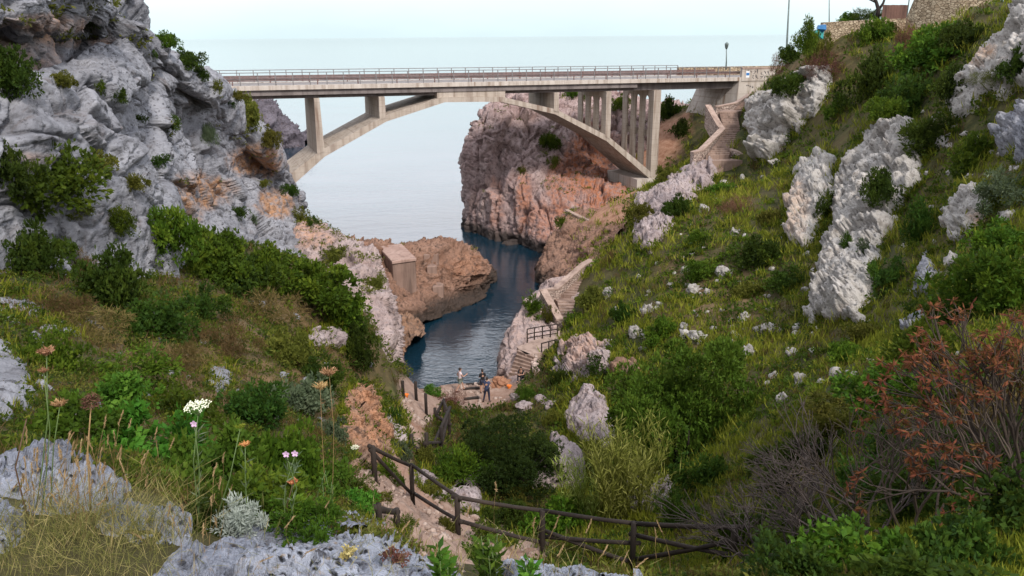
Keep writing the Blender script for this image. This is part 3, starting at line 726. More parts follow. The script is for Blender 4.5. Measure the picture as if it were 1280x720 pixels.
def slotted(mb, s0, s1, t0, t1, zlo, ztop, nslot, rows_):
    """wall across the bridge with rows of round ended slots; zlo(s) is the sloping foot"""
    def quad(ta, tb, za, zb, arch_lo=False, arch_hi=False):
        pts = []
        k = 8; r = (tb - ta) / 2; cm = (ta + tb) / 2
        lo = [(ta, za), (tb, za)]; hi = [(tb, zb), (ta, zb)]
        if arch_hi: lo = [(cm - r * math.cos(math.pi * i / k), za + 0 + r * math.sin(math.pi * i / k)) for i in range(k + 1)]
        if arch_lo: hi = [(cm + r * math.cos(math.pi * i / k), zb - r * math.sin(math.pi * i / k)) for i in range(k + 1)]
        # with arch_hi the lower edge curves up (top of a slot); with arch_lo the upper edge curves down (foot of a slot)
        ring = lo + hi
        mb.prism([BP(s0 + .003, t, z) for t, z in ring], BB * (sw - s0 - .006))
    nt_ = nslot + 1; wp = (t1 - t0) / (nslot * .82 + nt_ * 1.0); ws = wp * .82; wpost = wp; sw = s0 + min(.2, s1 - s0)
    zl = zlo
    for i in range(nt_):
        ta = t0 + i * (wpost + ws)
        s1k = s1; s1 = s1 if i == 0 else sw
        c = [BP(s0, ta, zl(s0)), BP(s1, ta, zl(s1)), BP(s1, ta + wpost, zl(s1)), BP(s0, ta + wpost, zl(s0)),
             BP(s0, ta, ztop), BP(s1, ta, ztop), BP(s1, ta + wpost, ztop), BP(s0, ta + wpost, ztop)]
        mb.hexa(c); s1 = s1k
    for i in range(nslot):
        ta = t0 + i * (wpost + ws) + wpost + .002; tb = ta + ws - .004
        edges = [zl(s0)] + [z for r_ in rows_ for z in r_] + [ztop]
        # solid bands: foot .. row0 low, row0 high .. row1 low, ..., last high .. top
        for k in range(0, len(edges), 2):
            quad(ta, tb, edges[k] + (-.001 if k else 0), edges[k + 1], arch_lo=(k + 1 < len(edges) - 1), arch_hi=(k > 0))

for (u, v, th, kind) in ((316.5, 124, .6, 'end'), (399.2, 123, .52, 'wall'), (480.8, 121, .6, 'wall'), (698.7, 113, .55, 'wall'), (764.5, 111, .62, 'slots'), (827, 107, .95, 'tall')):
    s1, z1 = bs(u, v, .1); s0 = s1 - th; zt = dz(s1) - 1.28
    m = MB()
    if kind in ('wall', 'end'):
        zb0, zb1 = (arch_z(s0) - .2, arch_z(s1) - .2) if kind == 'wall' else (zt - 4, zt - 4)
        fl = .12 if u < 450 else 0.04
        m.hexa([BP(s0 - fl, .1, zb0), BP(s1 + fl, .1, zb1), BP(s1 + fl, BW - .1, zb1), BP(s0 - fl, BW - .1, zb0), BP(s0, .1, zt), BP(s1, .1, zt), BP(s1, BW - .1, zt), BP(s0, BW - .1, zt)])
    elif kind == 'slots':
        zz = lambda t: zt - t
        slotted(m, s0, s1, .1, BW - .1, lambda s: arch_z(s) - .2, zt, 3, [(zt - 4.1, zt - 1.15)])
    else:
        slotted(m, s0, s1, .1, BW - .1, lambda s: arch_z(s) - .6, zt, 3, [(zt - 9.2, zt - 5.3), (zt - 4.6, zt - 1.1)])
    bpart(m, 'pier', M_CONC)
sf, zf = T[9]
m = MB(); sbox(m, sf - 1.7, sf + 1.6, .05, BW - .05, zf - 3.2, zf - .9); bpart(m, 'footing', M_CONCL)
sf2, zf2 = T[1]
m = MB(); sbox(m, sf2 - 4, sf2 + .2, .05, BW - .05, zf2 - 4.0, zf2 - .9); bpart(m, 'footing', M_CONC)

def railing(t, name, gap, s0=S0, s1=S1, h=1.2, dark=M_RAIL):
    m = MB(); 
    for hh, r in ((h, .04), (h * .52, .025)): m.tube([BP(s0, t, dz(s0) + hh), BP(s1, t, dz(s1) + hh)], r, 5)
    o = bpart(m, name, dark)
    k = int((s1 - s0) / gap)
    first = None
    for i in range(k + 1):
        s = s0 + i * (s1 - s0) / k; p = BP(s, t, dz(s) + .002)
        if first is None:
            q = MB(); q.hexa([np.array([x, y, z]) for z in (0, h) for x, y in ((-.04, -.035), (.04, -.035), (.04, .035), (-.04, .035))])
            first = q.build('post', dark, o); c = first
        else:
            c = first.copy(); COL.objects.link(c); c.parent = o
        c.location = Vector(p) - bridge_inv; c.rotation_euler = (0, 0, TH)
railing(.14, 'railing', 1.62); railing(BW - .14, 'railing', 1.62, s1=S1 - 4.2)
for t in (.75, BW - .75):
    m = MB(); 
    for lo, hi, tt in ((.36, .46, .0), (.47, .57, .045), (.58, .68, 0)): along(m, S0, S1 + 1, t + tt, t + tt + .05, lo, hi)
    g = bpart(m, 'guardrail', M_GUARD)
    s = S0 + 1.1; first = None
    while s < S1:
        if first is None:
            q = MB(); q.hexa([np.array([x, y, z]) for z in (-.07, .66) for x, y in ((-.05, .055), (.05, .055), (.05, .12), (-.05, .12))]); c = first = q.build('post', M_GUARD, g)
        else: c = first.copy(); COL.objects.link(c); c.parent = g
        c.location = Vector(BP(s, t, dz(s))) - bridge_inv; c.rotation_euler = (0, 0, TH); s += 4.0
# abutment on the right bank with a flared far corner
zt = dz(S1); zb = zt - 9.0; Sa = S1 - .3
m = MB()
m.hexa([BP(Sa - .5, .02, zb), BP(S2 + 6, .02, zb), BP(S2 + 6, BW + 2, zb), BP(Sa - 3.2, BW + 1.6, zb),
        BP(Sa, .02, zt - .44), BP(S2 + 6, .02, zt - .44), BP(S2 + 6, BW + .4, zt - .44), BP(Sa, BW + .4, zt - .44)])
ab = bpart(m, 'abutment', M_CONCL)
m = MB(); along(m, S1 + .003, S2 + 6, -.06, .36, -.437, .95); bpart(m, 'parapet', M_CONCL)
m = MB(); along(m, S1 - 4.2, S2 + 6, BW - .38, BW + .06, -.437, 1.0); bpart(m, 'parapet', M_STONE)
m = MB(); along(m, S1 + .003, S2 + 6, -.12, .42, .953, 1.12); bpart(m, 'coping', M_COPE)
# graffiti strokes and a white and blue trail mark on the near face
m = MB(); rr_ = random.Random(5)
for row, (za, n_, sz) in enumerate(((.55, 7, .42), (.05, 6, .5), (-1.1, 4, .28), (-2.3, 3, .3))):
    for i in range(n_):
        s = S1 + .75 + i * sz * 1.15 + rr_.random() * .1 + (0.8 if row == 1 else 0); z = zt + za + rr_.uniform(-.1, .1)
        pts = [(s + rr_.uniform(-.5, .5) * sz, z + rr_.uniform(-.6, .6) * sz) for _ in range(rr_.choice((3, 4, 4)))]
        t = -.062 if za > -.43 else .018
        for (sa, z_a), (sb, z_b) in zip(pts, pts[1:]):
            d = np.array([sb - sa, z_b - z_a]); L = np.linalg.norm(d) + 1e-6; pn = np.array([-d[1], d[0]]) / L * .035; 
            tt = (t - .004 - .002 * rr_.random())
            m.add([BP(sa + pn[0], tt, z_a + pn[1]), BP(sa - pn[0], tt, z_a - pn[1]), BP(sb - pn[0], tt, z_b - pn[1]), BP(sb + pn[0], tt, z_b + pn[1])], [(0, 1, 2, 3)])
bpart(m, 'graffiti', M_INK)
m = MB(); sbox(m, S1 + .55, S1 + 1.05, -.07, -.062, zt - .05, zt + .7); tm = bpart(m, 'trail_mark', M_PAINTW)
m = MB(); sbox(m, S1 + .58, S1 + 1.02, -.075, -.0702, zt + .2, zt + .5); bpart(m, 'stripe', M_PAINTB, tm)

# ------------------------------------------------------------------ stairs
def flight(parent, ll, lr, hl, hr, n, depth=.5, mat=M_STEP):
    ll, lr, hl, hr = map(lambda p: np.asarray(p, float), (ll, lr, hl, hr))
    for i in range(n):
        a, b = i / n, (i + 1) / n
        zt_ = ll[2] + (hl[2] - ll[2]) * b
        c = []
        for q, r_ in ((ll, hl), (lr, hr)): c.append((q + (r_ - q) * a, q + (r_ - q) * (b + .35 / n)))
        fl = [c[0][0], c[1][0], c[1][1], c[0][1]]
        m = MB(); m.hexa([np.array([p[0], p[1], zt_ - depth]) for p in fl] + [np.array([p[0], p[1], zt_]) for p in fl])
        m.build('step', mat, parent)

def wall_run(parent, pts, h, th, name='parapet', mat=M_STONEP, cope=M_COPE, below=1.6):
    """stone wall along a polyline of its top edge, with a slab coping"""
    m = MB(); c = MB(); pts = [np.asarray(p, float) for p in pts]; L = []
    for i, p in enumerate(pts):
        t = pts[min(i + 1, len(pts) - 1)] - pts[max(0, i - 1)]; t[2] = 0; t /= np.linalg.norm(t) + 1e-9
        L.append(np.array([-t[1], t[0], 0]))
    for (mb, lo, hi, ww) in ((m, -h - below, -.12, th), (c, -.118, 0.02, th + .12)):
        vs = []
        for p, nn in zip(pts, L):
            for sgn in (-1, 1):
                vs.append(p + nn * ww / 2 * sgn + [0, 0, lo]); vs.append(p + nn * ww / 2 * sgn + [0, 0, hi])
        fs = []
        for i in range(len(pts) - 1):
            a, b = 4 * i, 4 * i + 4
            fs += [(a, a + 1, b + 1, b), (a + 2, b + 2, b + 3, a + 3), (a + 1, a + 3, b + 3, b + 1), (a, b, b + 2, a + 2)]
        fs += [(0, 2, 3, 1), (4 * len(pts) - 4, 4 * len(pts) - 3, 4 * len(pts) - 1, 4 * len(pts) - 2)]
        mb.add(vs, fs)
    o = m.build(name, mat, parent)
    if cope: c.build('coping', cope, o)
    return o

up = tag(empty('stone_staircase'), 'upper stone staircase zigzagging down from the right end of the bridge', 'staircase', 'stone staircases on the right bank')
flight(up, P(905, 165.5, 86.8), P(926, 165.5, 86.8), P(899, 140.5, 90.5), P(921, 140.5, 90.5), 11, .6)
flight(up, P(882.5, 196, 82.2), P(911, 196, 82.4), P(905, 166.5, 86.5), P(926, 166.5, 86.5), 11, .6)
flight(up, P(887, 214, 80.5), P(904, 214, 80.5), P(888, 200, 82), P(906, 200, 82), 5, .6)
def slab(parent, pts, th, name='landing', mat=M_STEP):
    m = MB(); pts = [np.asarray(p, float) for p in pts]; z = sum(p[2] for p in pts) / len(pts)
    m.prism([np.array([p[0], p[1], z]) for p in pts], [0, 0, -th]); return m.build(name, mat, parent)
slab(up, [P(874, 199, 81.6), P(889, 205, 81.0), P(928, 205, 81.2), P(914, 194.5, 82.6), P(880, 195, 82.5)], 1.2)
slab(up, [P(897, 141, 90.4), P(923, 141, 90.4), P(934, 136, 92.5), P(905, 135, 92.5)], 1.5)
flight(up, P(918, 137, 91.8), P(930, 137, 91.8), P(929, 127, 93.6), P(937, 124, 93.8), 5, .7)
wall_run(up, [P(885, 131, 91), P(900, 157, 87.6), P(903, 160.5, 86.8), P(876, 187, 82.6), P(865, 190, 82.2)], .8, .55)
wall_run(up, [P(894, 133, 92.4), P(920, 128, 93.4), P(941, 115, 95.6)], .6, .4)
wall_run(up, [P(913, 186, 83.4), P(920, 188, 83), P(934, 194, 82.4)], .5, .4)
lo = tag(empty('stone_staircase'), 'lower stone staircase with pale capped parapet just above the dark water', 'staircase', 'stone staircases on the right bank')
flight(lo, P(697, 369, 63.6), P(719, 373, 63.2), P(718, 342, 66.6), P(732, 342, 66.4), 9, .6)
slab(lo, [P(692, 371, 63.4), P(697, 368.5, 63.9), P(721, 373, 63.3), P(719, 379, 62.4), P(697, 379, 62.4)], 1.0)
flight(lo, P(701, 398, 60.2), P(716, 396, 60.2), P(697, 379, 62.3), P(720, 378.5, 62.3), 5, .6)
wall_run(lo, [P(740, 324, 68.0), P(729, 330, 66.6), P(695, 360, 63.4), P(679, 362, 63.0), P(700, 399, 59.8)], .7, .5, below=2.4)
ld = tag(empty('stone_staircase'), 'rough beach steps with a landing climbing from the sand to the railed platform', 'staircase', 'stone staircases on the right bank')
zpl = 2.2
def PZ(u, v, z): d = ray(u, v); return CAM + d * ((z - CAM[2]) / d[2])
slab(ld, [PZ(646, 434, zpl), PZ(657, 443, zpl), PZ(677, 441, zpl), PZ(699, 424, zpl), PZ(700, 413, zpl), PZ(672, 423, zpl)], 2.6, 'landing', M_COPE)
flight(ld, PZ(633, 478, .6), PZ(658, 482, .6), PZ(648, 437, zpl), PZ(668, 445, zpl), 9, .9)
wall_run(ld, [PZ(667, 441, zpl + .1), PZ(672, 470, 1.5), PZ(668, 487, .9)], .5, .5, mat=M_STONEP, cope=None)

# ------------------------------------------------------------------ wooden fences
def post(mb, u, vt, vb, r=.075, names=('ground',), extra=.4):
    h, n_, d = hit(u, vb, names); Y = h[1]; q = P(u, vt, Y)
    topp = np.array([h[0], h[1], q[2]])
    mb.tube([h - [0, 0, extra], (h + topp) / 2 + np.random.default_rng(int(u)).uniform(-.01, .01, 3), topp], r, 7, wob=.12)
    return h, topp
def fence(label, posts, rails, r=.068, rr=.05, group='rustic wooden fences along the path', names=('ground',), cat='fence', name='wooden_fence'):
    root = tag(empty(name), label, cat, group); info = []
    for (u, vt, vb) in posts:
        m = MB(); h, t = post(m, u, vt, vb, r, names); info.append((h, t)); m.build('post', M_WOOD, root, smooth=True)
    for (i, fi, j, fj) in rails:                 # from post i at height share fi to post j at fj
        a = info[i][0] + (info[i][1] - info[i][0]) * fi; b = info[j][0] + (info[j][1] - info[j][0]) * fj
        d = (b - a) / (np.linalg.norm(b - a) + 1e-9); a = a - d * .15; b = b + d * .15
        off = np.cross(d, [0, 0, 1]) * (-.05 if (i + j) % 2 else .05)
        m = MB(); m.tube([a + off, (a * .66 + b * .34) + off + [0, 0, -.02], (a * .33 + b * .67) + off + [0, 0, -.025], b + off], [rr * 1.05, rr, rr * .95, rr], 7, wob=.15); m.build('rail', M_WOOD, root, smooth=True)
    root.location = (0, 0, 0)
    return root, info
fA, infA = fence('long dark wooden fence along the near bend of the path', [(468.6, 558, 600), (516.4, 581, 629), (573, 621.7, 668), (678, 638, 690), (790, 653, 712), (915, 658, 702)],
      [(0, .98, 1, .98), (1, .98, 2, .98), (2, .97, 3, .97), (3, .97, 4, .96), (4, .96, 5, .96), (0, .85, 1, .25), (1, .25, 2, .35), (2, .35, 3, .2), (3, .35, 4, .55), (3, .5, 4, .12), (4, .72, 5, .15), (4, .2, 5, .6)])
fence('collapsed dark wooden fence leaning over the path above the beach', [(515, 543, 561), (534, 541.5, 573), (552.5, 534, 561), (562, 512, 548), (544, 510, 524), (556, 500, 522)],
      [(0, .2, 1, .15), (1, .1, 3, 1.05), (1, .6, 2, .3), (2, .1, 3, .8), (4, .1, 5, 1.0), (5, .98, 3, .95), (4, .3, 3, .5)], r=.085, rr=.085)
fence('thick broken rail lying beside the near path', [(497, 636, 660), (474, 630, 652)], [(1, .75, 0, .85)], r=.06, rr=.065)
for (u, vt, vb, lab) in ((504.4, 476, 496, 'leftmost black bare post standing beside the beach'), (520.5, 477, 501, 'middle black bare post standing beside the beach'), (533, 492, 518, 'nearest black bare post standing beside the beach path')):
    m = MB(); h, t = post(m, u, vt, vb, .09); tag(m.build('wooden_post', M_WOOD, smooth=True, origin=h), lab, 'post', 'bare posts by the beach')
def rail_run(label, tops, bots_drop, r=.05, lines=(.97, .5), names=None, name='wooden_railing'):
    root = tag(empty(name), label, 'railing', 'wooden railings by the lower stairs'); T_ = [np.asarray(p, float) for p in tops]
    for p in T_:
        m = MB(); m.tube([p - [0, 0, bots_drop], p], r, 6); m.build('post', M_WOOD, root, smooth=True)
    for k in lines:
        for a, b in zip(T_, T_[1:]):
            z = bots_drop * (1 - k); m = MB(); m.tube([a - [0, 0, z], b - [0, 0, z]], r * .85, 6); m.build('rail', M_WOOD, root, smooth=True)
    return root
rail_run('brown wooden railing at the seaward edge of the stone landing', [PZ(659, 411, zpl + 1), PZ(668, 409, zpl + 1), PZ(678, 407.5, zpl + 1), PZ(688, 406, zpl + 1), PZ(697, 404.5, zpl + 1)], 1.1, lines=(.97, .6, .3))
rail_run('short low wooden railing on the landward side of the stone landing', [PZ(677, 429, zpl + .7), PZ(686, 426.5, zpl + .7), PZ(696, 424, zpl + .7)], .8, lines=(.97,))
wd = tag(empty('wooden_staircase'), 'rickety dark wooden stairway below the rough rock wall', 'staircase')
aa_ = [P(695, 489, 45.8), P(708, 485, 46.2), P(722, 478, 46.8), P(738, 470, 47.6)]; bb_ = [P(700, 499, 44.2), P(714, 494, 44.6), P(728, 487, 45.2), P(742, 480, 46.0)]
for line in (aa_, bb_):
    for p in line:
        m = MB(); m.tube([p - [0, 0, 1.5], p], .06, 6); m.build('post', M_WOOD, wd, smooth=True)
    for k in (0.03, .5):
        for a, b in zip(line, line[1:]):
            m = MB(); m.tube([a - [0, 0, k], b - [0, 0, k]], .055, 6); m.build('rail', M_WOOD, wd, smooth=True)
for i in range(7):
    k = i / 6 * 2.999; j = int(k); f_ = k - j
    a = aa_[j] * (1 - f_) + aa_[j + 1] * f_ - [0, 0, 1.0]; b = bb_[j] * (1 - f_) + bb_[j + 1] * f_ - [0, 0, 1.0]
    m = MB(); m.tube([a, b], .09, 6); m.build('tread', M_WOOD, wd, smooth=True)
m = MB(); m.tube([P(712, 471, 47.2), P(741, 462, 48.6)], .06, 6); m.build('rail', M_WOOD, wd, smooth=True)

# ------------------------------------------------------------------ things on the heights
def stone_wall(label, tops, base, th=.6, mat=M_STONE, name='stone_wall', cope=None):
    root = MB(); pts = [np.asarray(p, float) for p in tops]
    for a, b in zip(pts, pts[1:]):
        d = b - a; d[2] = 0; d /= np.linalg.norm(d); nn = np.array([-d[1], d[0], 0]) * th
        root.hexa([np.array([a[0], a[1], base]), np.array([b[0], b[1], base]), np.array([b[0], b[1], base]) + nn, np.array([a[0], a[1], base]) + nn, a, b, b + nn, a + nn])
    o = root.build(name, mat, None); tag(o, label, 'wall'); return o
stone_wall('long tan dry stone retaining wall on the right hilltop', [P(1029, 28, 90), P(1029.5, 28, 81), P(1097, 24, 81.5), P(1140, 23, 82)], 19.5)
stone_wall('tall tan rubble masonry wall rising out of the top edge, right of the board gate', [P(1133, 22, 77.5), P(1148, -14, 76), P(1175, -30, 74.5), P(1206, -34, 73), P(1250, -40, 72)], 19.5, 1.0)
gate = tag(empty('board_gate', P(1120, 22, 83)), 'reddish brown upright board gate on the hilltop wall', 'gate')
for i in range(9):
    m = MB(); u0 = 1104 + i * 3.6; a, b = P(u0, 6 + .12 * (i % 3), 83), P(u0 + 3.45, 6 + .12 * (i % 3), 83); 
    dn = np.array([0, .06, 0]); zb_ = P(1120, 30, 83)[2]
    m.hexa([np.array([a[0], a[1], zb_]), np.array([b[0], b[1], zb_]), np.array([b[0], b[1], zb_]) + dn, np.array([a[0], a[1], zb_]) + dn, a, b, b + dn, a + dn])
    m.v = [tuple(np.array(q) - np.array(gate.location)) for q in m.v]; m.build('board', M_WOODB, gate)
m = MB(); p = P(1137.5, -8, 83); m.tube([np.array([p[0], p[1], P(1137, 30, 83)[2]]), p], .06, 6); m.v = [tuple(np.array(q) - np.array(gate.location)) for q in m.v]; m.build('gate_post', M_POLE, gate)
def pole(label, u, vt, vb, Y, r, lamp=False, bend=0.0, cat='pole', name='utility_pole'):
    b = P(u, vb, Y); t = P(u + bend, vt, Y); o = np.array([b[0], b[1], b[2] - 1.0])
    root = tag(empty(name, o), label, cat)
    m = MB(); m.tube([o - o, b - o, t - o], [r * 1.3, r * 1.2, r * .7], 8); m.build('shaft', M_POLE, root, smooth=True)
    if lamp:
        m = MB(); q = t - o; m.tube([q + [0, 0, -.05], q + [0, 0, .1], q + [0, 0, .45], q + [0, 0, .62], q + [0, 0, .8]], [.08, .17, .24, .26, .05], 8); m.build('lantern', M_POLE, root, smooth=True)
    return root
pole('tall thin grey pole standing at the right end of the bridge', 983, -20, 66, 88, .09, bend=4.5)
pole('thin grey pole rising behind the hilltop stone wall', 1036.5, -10, 30, 84, .05)
pole('small street lamp seen over the right end of the bridge', 908, 61, 77, 106, .07, True, cat='street lamp', name='street_lamp')
pole('short thin pole on top of the grey left cliff', 166.5, -8, 10, 46, .05)
tp = tag(empty('tarpaulin', P(1026, 50, 79)), 'teal and blue tarpaulin slung beside the hilltop stone wall', 'tarpaulin')
for (poly, mt_, nm) in (([(1018, 40), (1025, 36), (1030, 40), (1029, 49), (1020, 47)], M_TEAL, 'cover'), ([(1022, 36), (1024, 32), (1033, 31), (1033, 37), (1028, 41)], M_BLUE, 'flap')):
    m = MB(); m.prism([P(u, v, 79 + .3 * ((i * 7) % 3)) - P(1026, 50, 79) for i, (u, v) in enumerate(poly)], [.05, .5, .05]); m.build(nm, mt_, tp)
# terrace wall on the red ground
tw = wall_run(None, [P(708, 262, 84.4), P(724, 270, 82.6), P(748, 279, 80.6), P(768, 284, 79)], .5, .35, name='terrace_wall', mat=M_STONEP); tag(tw, 'low pinkish wall edging the small red earth terrace', 'wall')
# concrete blockhouse on the promontory
cb = tag(empty('concrete_blockhouse', P(505, 380, 67.6)), 'weathered brown concrete blockhouse on the orange promontory', 'blockhouse')
a, b, c, d = P(473, 311, 72), P(501, 308, 73.6), P(519, 326, 69.8), P(490, 329, 68.2)
zt_ = a[2]; base_ = .6
A4 = [PZ(474, 312, zt_), PZ(490.5, 330, zt_), PZ(519.5, 326, zt_), PZ(502, 308.5, zt_)]
m = MB(); lo4 = [np.array([p[0], p[1], base_]) for p in A4]; m.hexa([q - P(505, 380, 67.6) for q in lo4 + [p - [0, 0, .003] for p in A4]]); m.build('block', concrete_mat('brown_concrete', (.22, .145, .115), (.29, .20, .16), (.11, .075, .06)), cb, bevel=.06)
ctr = sum(A4) / 4; m = MB(); A5 = [ctr + (p - ctr) * 1.05 for p in A4]; m.hexa([np.array([p[0], p[1], zt_]) - P(505, 380, 67.6) for p in A5] + [np.array([p[0], p[1], zt_ + .28]) - P(505, 380, 67.6) for p in A5]); m.build('roof_slab', concrete_mat('pinkish_concrete', (.32, .21, .17), (.40, .28, .235), (.20, .13, .105)), cb, bevel=.04)
for (u0, v0, u1, v1, lab) in ((530, 318, 548, 327, 'upper small concrete plinth on the orange promontory'), (534, 333, 546, 341, 'middle small concrete plinth on the orange promontory'), (541, 358, 554, 368, 'lowest small concrete plinth on the orange promontory near the water')):
    h, n_, dd = hit((u0 + u1) / 2, v1, ('promontory',)); sc_ = dd / F; wv_ = (u1 - u0) * sc_; hv = (v1 - v0) * sc_ * 1.05
    m = MB(); m.hexa([np.array([x, y, z]) for z in (-.8, hv) for x, y in ((-wv_ / 2, -.2), (wv_ / 2, -.2 + .3), (wv_ / 2, 1.8), (-wv_ / 2, 1.5))]); o = m.build('concrete_plinth', bpy.data.materials['brown_concrete'], None, bevel=.05); o.location = h; tag(o, lab, 'plinth', 'concrete plinths on the promontory')
# ------------------------------------------------------------------ outcrops: rock that breaks through the turf
M_EARTH = rock_mat('orange_earth_rock', (.22, .125, .083), (.32, .21, .15), (.09, .055, .04), stain=(.33, .165, .09), pits=.8, bump=.8)
EDGE = []
def outcrop(label, poly, bulge, step=1.6, mat=None, seed=1, name='rock_outcrop', soft=None, group=None, amp=1.0, freq=1.0, names=('ground',), lean=.45, sink=.5, stains=(), strata=None, cat='rock'):
    pu = [q[0] for q in poly]; pv = [q[1] for q in poly]; mg = 5 * step
    us = np.arange(min(pu) - mg, max(pu) + mg, step); vs = np.arange(min(pv) - mg, max(pv) + mg, step)
    U, V = np.meshgrid(us, vs, indexing='ij'); u = U.ravel(); v = V.ravel()
    pts = np.zeros((len(u), 3)); nor = np.zeros((len(u), 3)); ok = np.ones(len(u), bool)
    for i in range(len(u)):
        h, n_, d = hit(u[i], v[i], names); pts[i] = h; nor[i] = n_
    d = poly_dist(u, v, poly); inn = d > 0
    s0 = np.median(np.linalg.norm(pts[inn] - CAM, axis=1)) / F            # metres per pixel
    wob = 7 * step * fbm(pts * (.55 * freq), 3, seed + 40); d = d + np.clip(wob * 1.5, -4 * step, 7 * step)
    na = nor[inn].mean(0); na /= np.linalg.norm(na)
    c = pts[inn].mean(0); vb = CAM - c; vb /= np.linalg.norm(vb); na = na + vb * lean; na /= np.linalg.norm(na)
    so = soft or max(3 * step, .3 * min(max(pu) - min(pu), max(pv) - min(pv)))
    k = np.clip(d / so, -1, 1)
    prof = np.where(k > 0, np.sqrt(np.clip(1 - (1 - k) ** 2, 0, 1)), k * 1.2)
    # smooth the ground normals away: flatten towards the plane through the outcrop
    H = bulge * (.85 if bulge > .25 else 1)
    p = pts + na * (prof * H)[:, None] - na * np.where(k <= 0, sink * s0 * 6, 0)[:, None]
    q = p + np.stack([fbm(p * .5 * freq, 3, seed + j) for j in (1, 2, 3)], 1) * .35 / freq
    if strata is not None: q = q * np.asarray(strata)
    v1, c1, _ = facets(q * .5 * freq, seed + 5); v2, c2, _ = facets(q * 1.5 * freq, seed + 9); v3, c3, _ = facets(q * 3.8 * freq, seed + 11)
    amp_ = 1.35 if name == 'foreground_rock' else min(1.0, s0 * (max(pu) - min(pu)) / 4.5); disp = amp_ * (.85 * v1 - .32 * c1 + .40 * v2 - .22 * c2 + .16 * v3 - .09 * c3) + .12 * fbm(p * .8 * freq, 3, seed + 13) + .08 * fbm(p * 4 * freq, 4, seed + 17, .6)
    disp -= .22 * np.exp(-(worley(p * 2.6 * freq, seed + 33)[0] / .25) ** 2) * np.clip(fbm(p * .7 * freq, 2, seed + 35) + .35, 0, 1)
    edge = np.clip(k * 2.2 + .25, 0, 1)
    side = np.cross(na, [0, 0, 1]); side /= np.linalg.norm(side) + 1e-9
    p = p + (na * (disp * amp * edge)[:, None]) + side * (.25 * amp * edge * fbm(p * .9 * freq, 3, seed + 21))[:, None] + np.array([0, 0, 1]) * (.2 * amp * edge * fbm(p * .9 * freq, 3, seed + 25))[:, None]
    f = grid_faces(len(us), len(vs)); keep = (d[f] > -3.2 * step).any(1)
    EDGE.append(pts[(d > -2 * step) & (d < 4 * step) | ((d > 0) & (fbm(pts * .8, 2, seed + 60) > .33))])
    e3 = np.linalg.norm(pts[f[:, 0]] - pts[f[:, 2]], axis=1); keep &= e3 < (9 if name == 'foreground_rock' else 14) * step * s0
    f = f[keep]; lab = np.arange(len(p))            # keep the largest connected piece only
    for _ in range(400):
        mn = lab[f].min(1); new = lab.copy(); np.minimum.at(new, f.ravel(), np.repeat(mn, 4)); new = new[new]
        if (new == lab).all(): break
        lab = new
    fl = lab[f[:, 0]]; vals, cnt = np.unique(fl, return_counts=True); f = f[fl == vals[cnt.argmax()]]
    used, inv = np.unique(f, return_inverse=True); f = inv.reshape(-1, 4)
    st = np.zeros(len(p))
    for (su, sv_, ru, rv, kk) in stains:
        e = ((u - su) / ru) ** 2 + ((v - sv_) / rv) ** 2 + .8 * fbm(p * .8, 3, seed + 23); st = np.maximum(st, kk * np.clip(1.5 - 1.3 * e, 0, 1))
    o3 = c; me = mesh_np(name, p[used] - o3, f, True, vattr={'stain': st[used]})
    o = link(name, me, mat or M_WHITE); o.location = o3; tag(o, label, cat, group)
    BVHS.append((name, BVHTree.FromPolygons(p[used].tolist(), f.tolist())))
    return o

GO = 'rock outcrops in the grassy hillside'
outcrop('lumpy pinkish rock outcrop just below the upper stone stairs', [(800, 245), (850, 212), (895, 203), (903, 222), (872, 245), (848, 265), (828, 300), (815, 322), (795, 303), (788, 270)], 1.6, 1.3, M_LAV, 201, group=GO, freq=.9)
outcrop('tall overhanging grey outcrop immediately right of the upper stone stairs', [(938, 128), (990, 105), (1040, 84), (1037, 112), (1012, 148), (990, 172), (968, 206), (948, 198), (936, 160)], 3.2, 1.3, M_WHITE, 211, group=GO, freq=.6, amp=1.5, lean=.7)
outcrop('largest white limestone outcrop in the middle of the right hillside', [(1084, 172), (1120, 152), (1150, 163), (1156, 192), (1148, 236), (1122, 276), (1108, 316), (1092, 352), (1078, 406), (1036, 412), (1020, 392), (1034, 330), (1042, 268), (1056, 216)], 1.7, 1.5, M_WHITE, 221, group=GO, freq=.9, strata=(1.3, 1.3, .6), soft=22)
outcrop('tall pale outcrop directly left of the largest white outcrop', [(985, 262), (1000, 215), (1026, 190), (1045, 200), (1042, 240), (1030, 280), (1008, 312), (986, 306)], 1.5, 1.4, M_WHITE, 231, group=GO, freq=.9, strata=(1.3, 1.3, .6), stains=((1000, 270, 20, 40, .4),))
outcrop('big grey white outcrop at the upper right edge of the picture', [(1190, 112), (1225, 75), (1258, 40), (1285, 0), (1350, -20), (1350, 100), (1290, 112), (1240, 125), (1215, 150), (1197, 152)], 2.0, 1.9, M_WHITE, 241, group=GO, freq=.8, stains=((1240, 82, 26, 16, .7),), strata=(1, 1, .8))
outcrop('grey outcrop at the right edge below the big upper one', [(1245, 168), (1290, 138), (1350, 140), (1350, 215), (1275, 205), (1246, 188)], 1.2, 1.9, M_GREY, 251, group=GO, freq=1.1)
outcrop('blocky grey boulder outcrop on the slope right of the largest white outcrop', [(1186, 262), (1212, 232), (1240, 236), (1244, 258), (1226, 288), (1190, 304), (1180, 284)], .9, 1.5, M_WHITE, 261, group=GO, freq=1.3, stains=((1232, 280, 14, 14, .8),))
outcrop('narrow stacked grey outcrop below the blocky boulder outcrop', [(1150, 332), (1162, 312), (1171, 338), (1162, 368), (1146, 371)], .6, 1.3, M_GREY, 271, group=GO, freq=1.6)
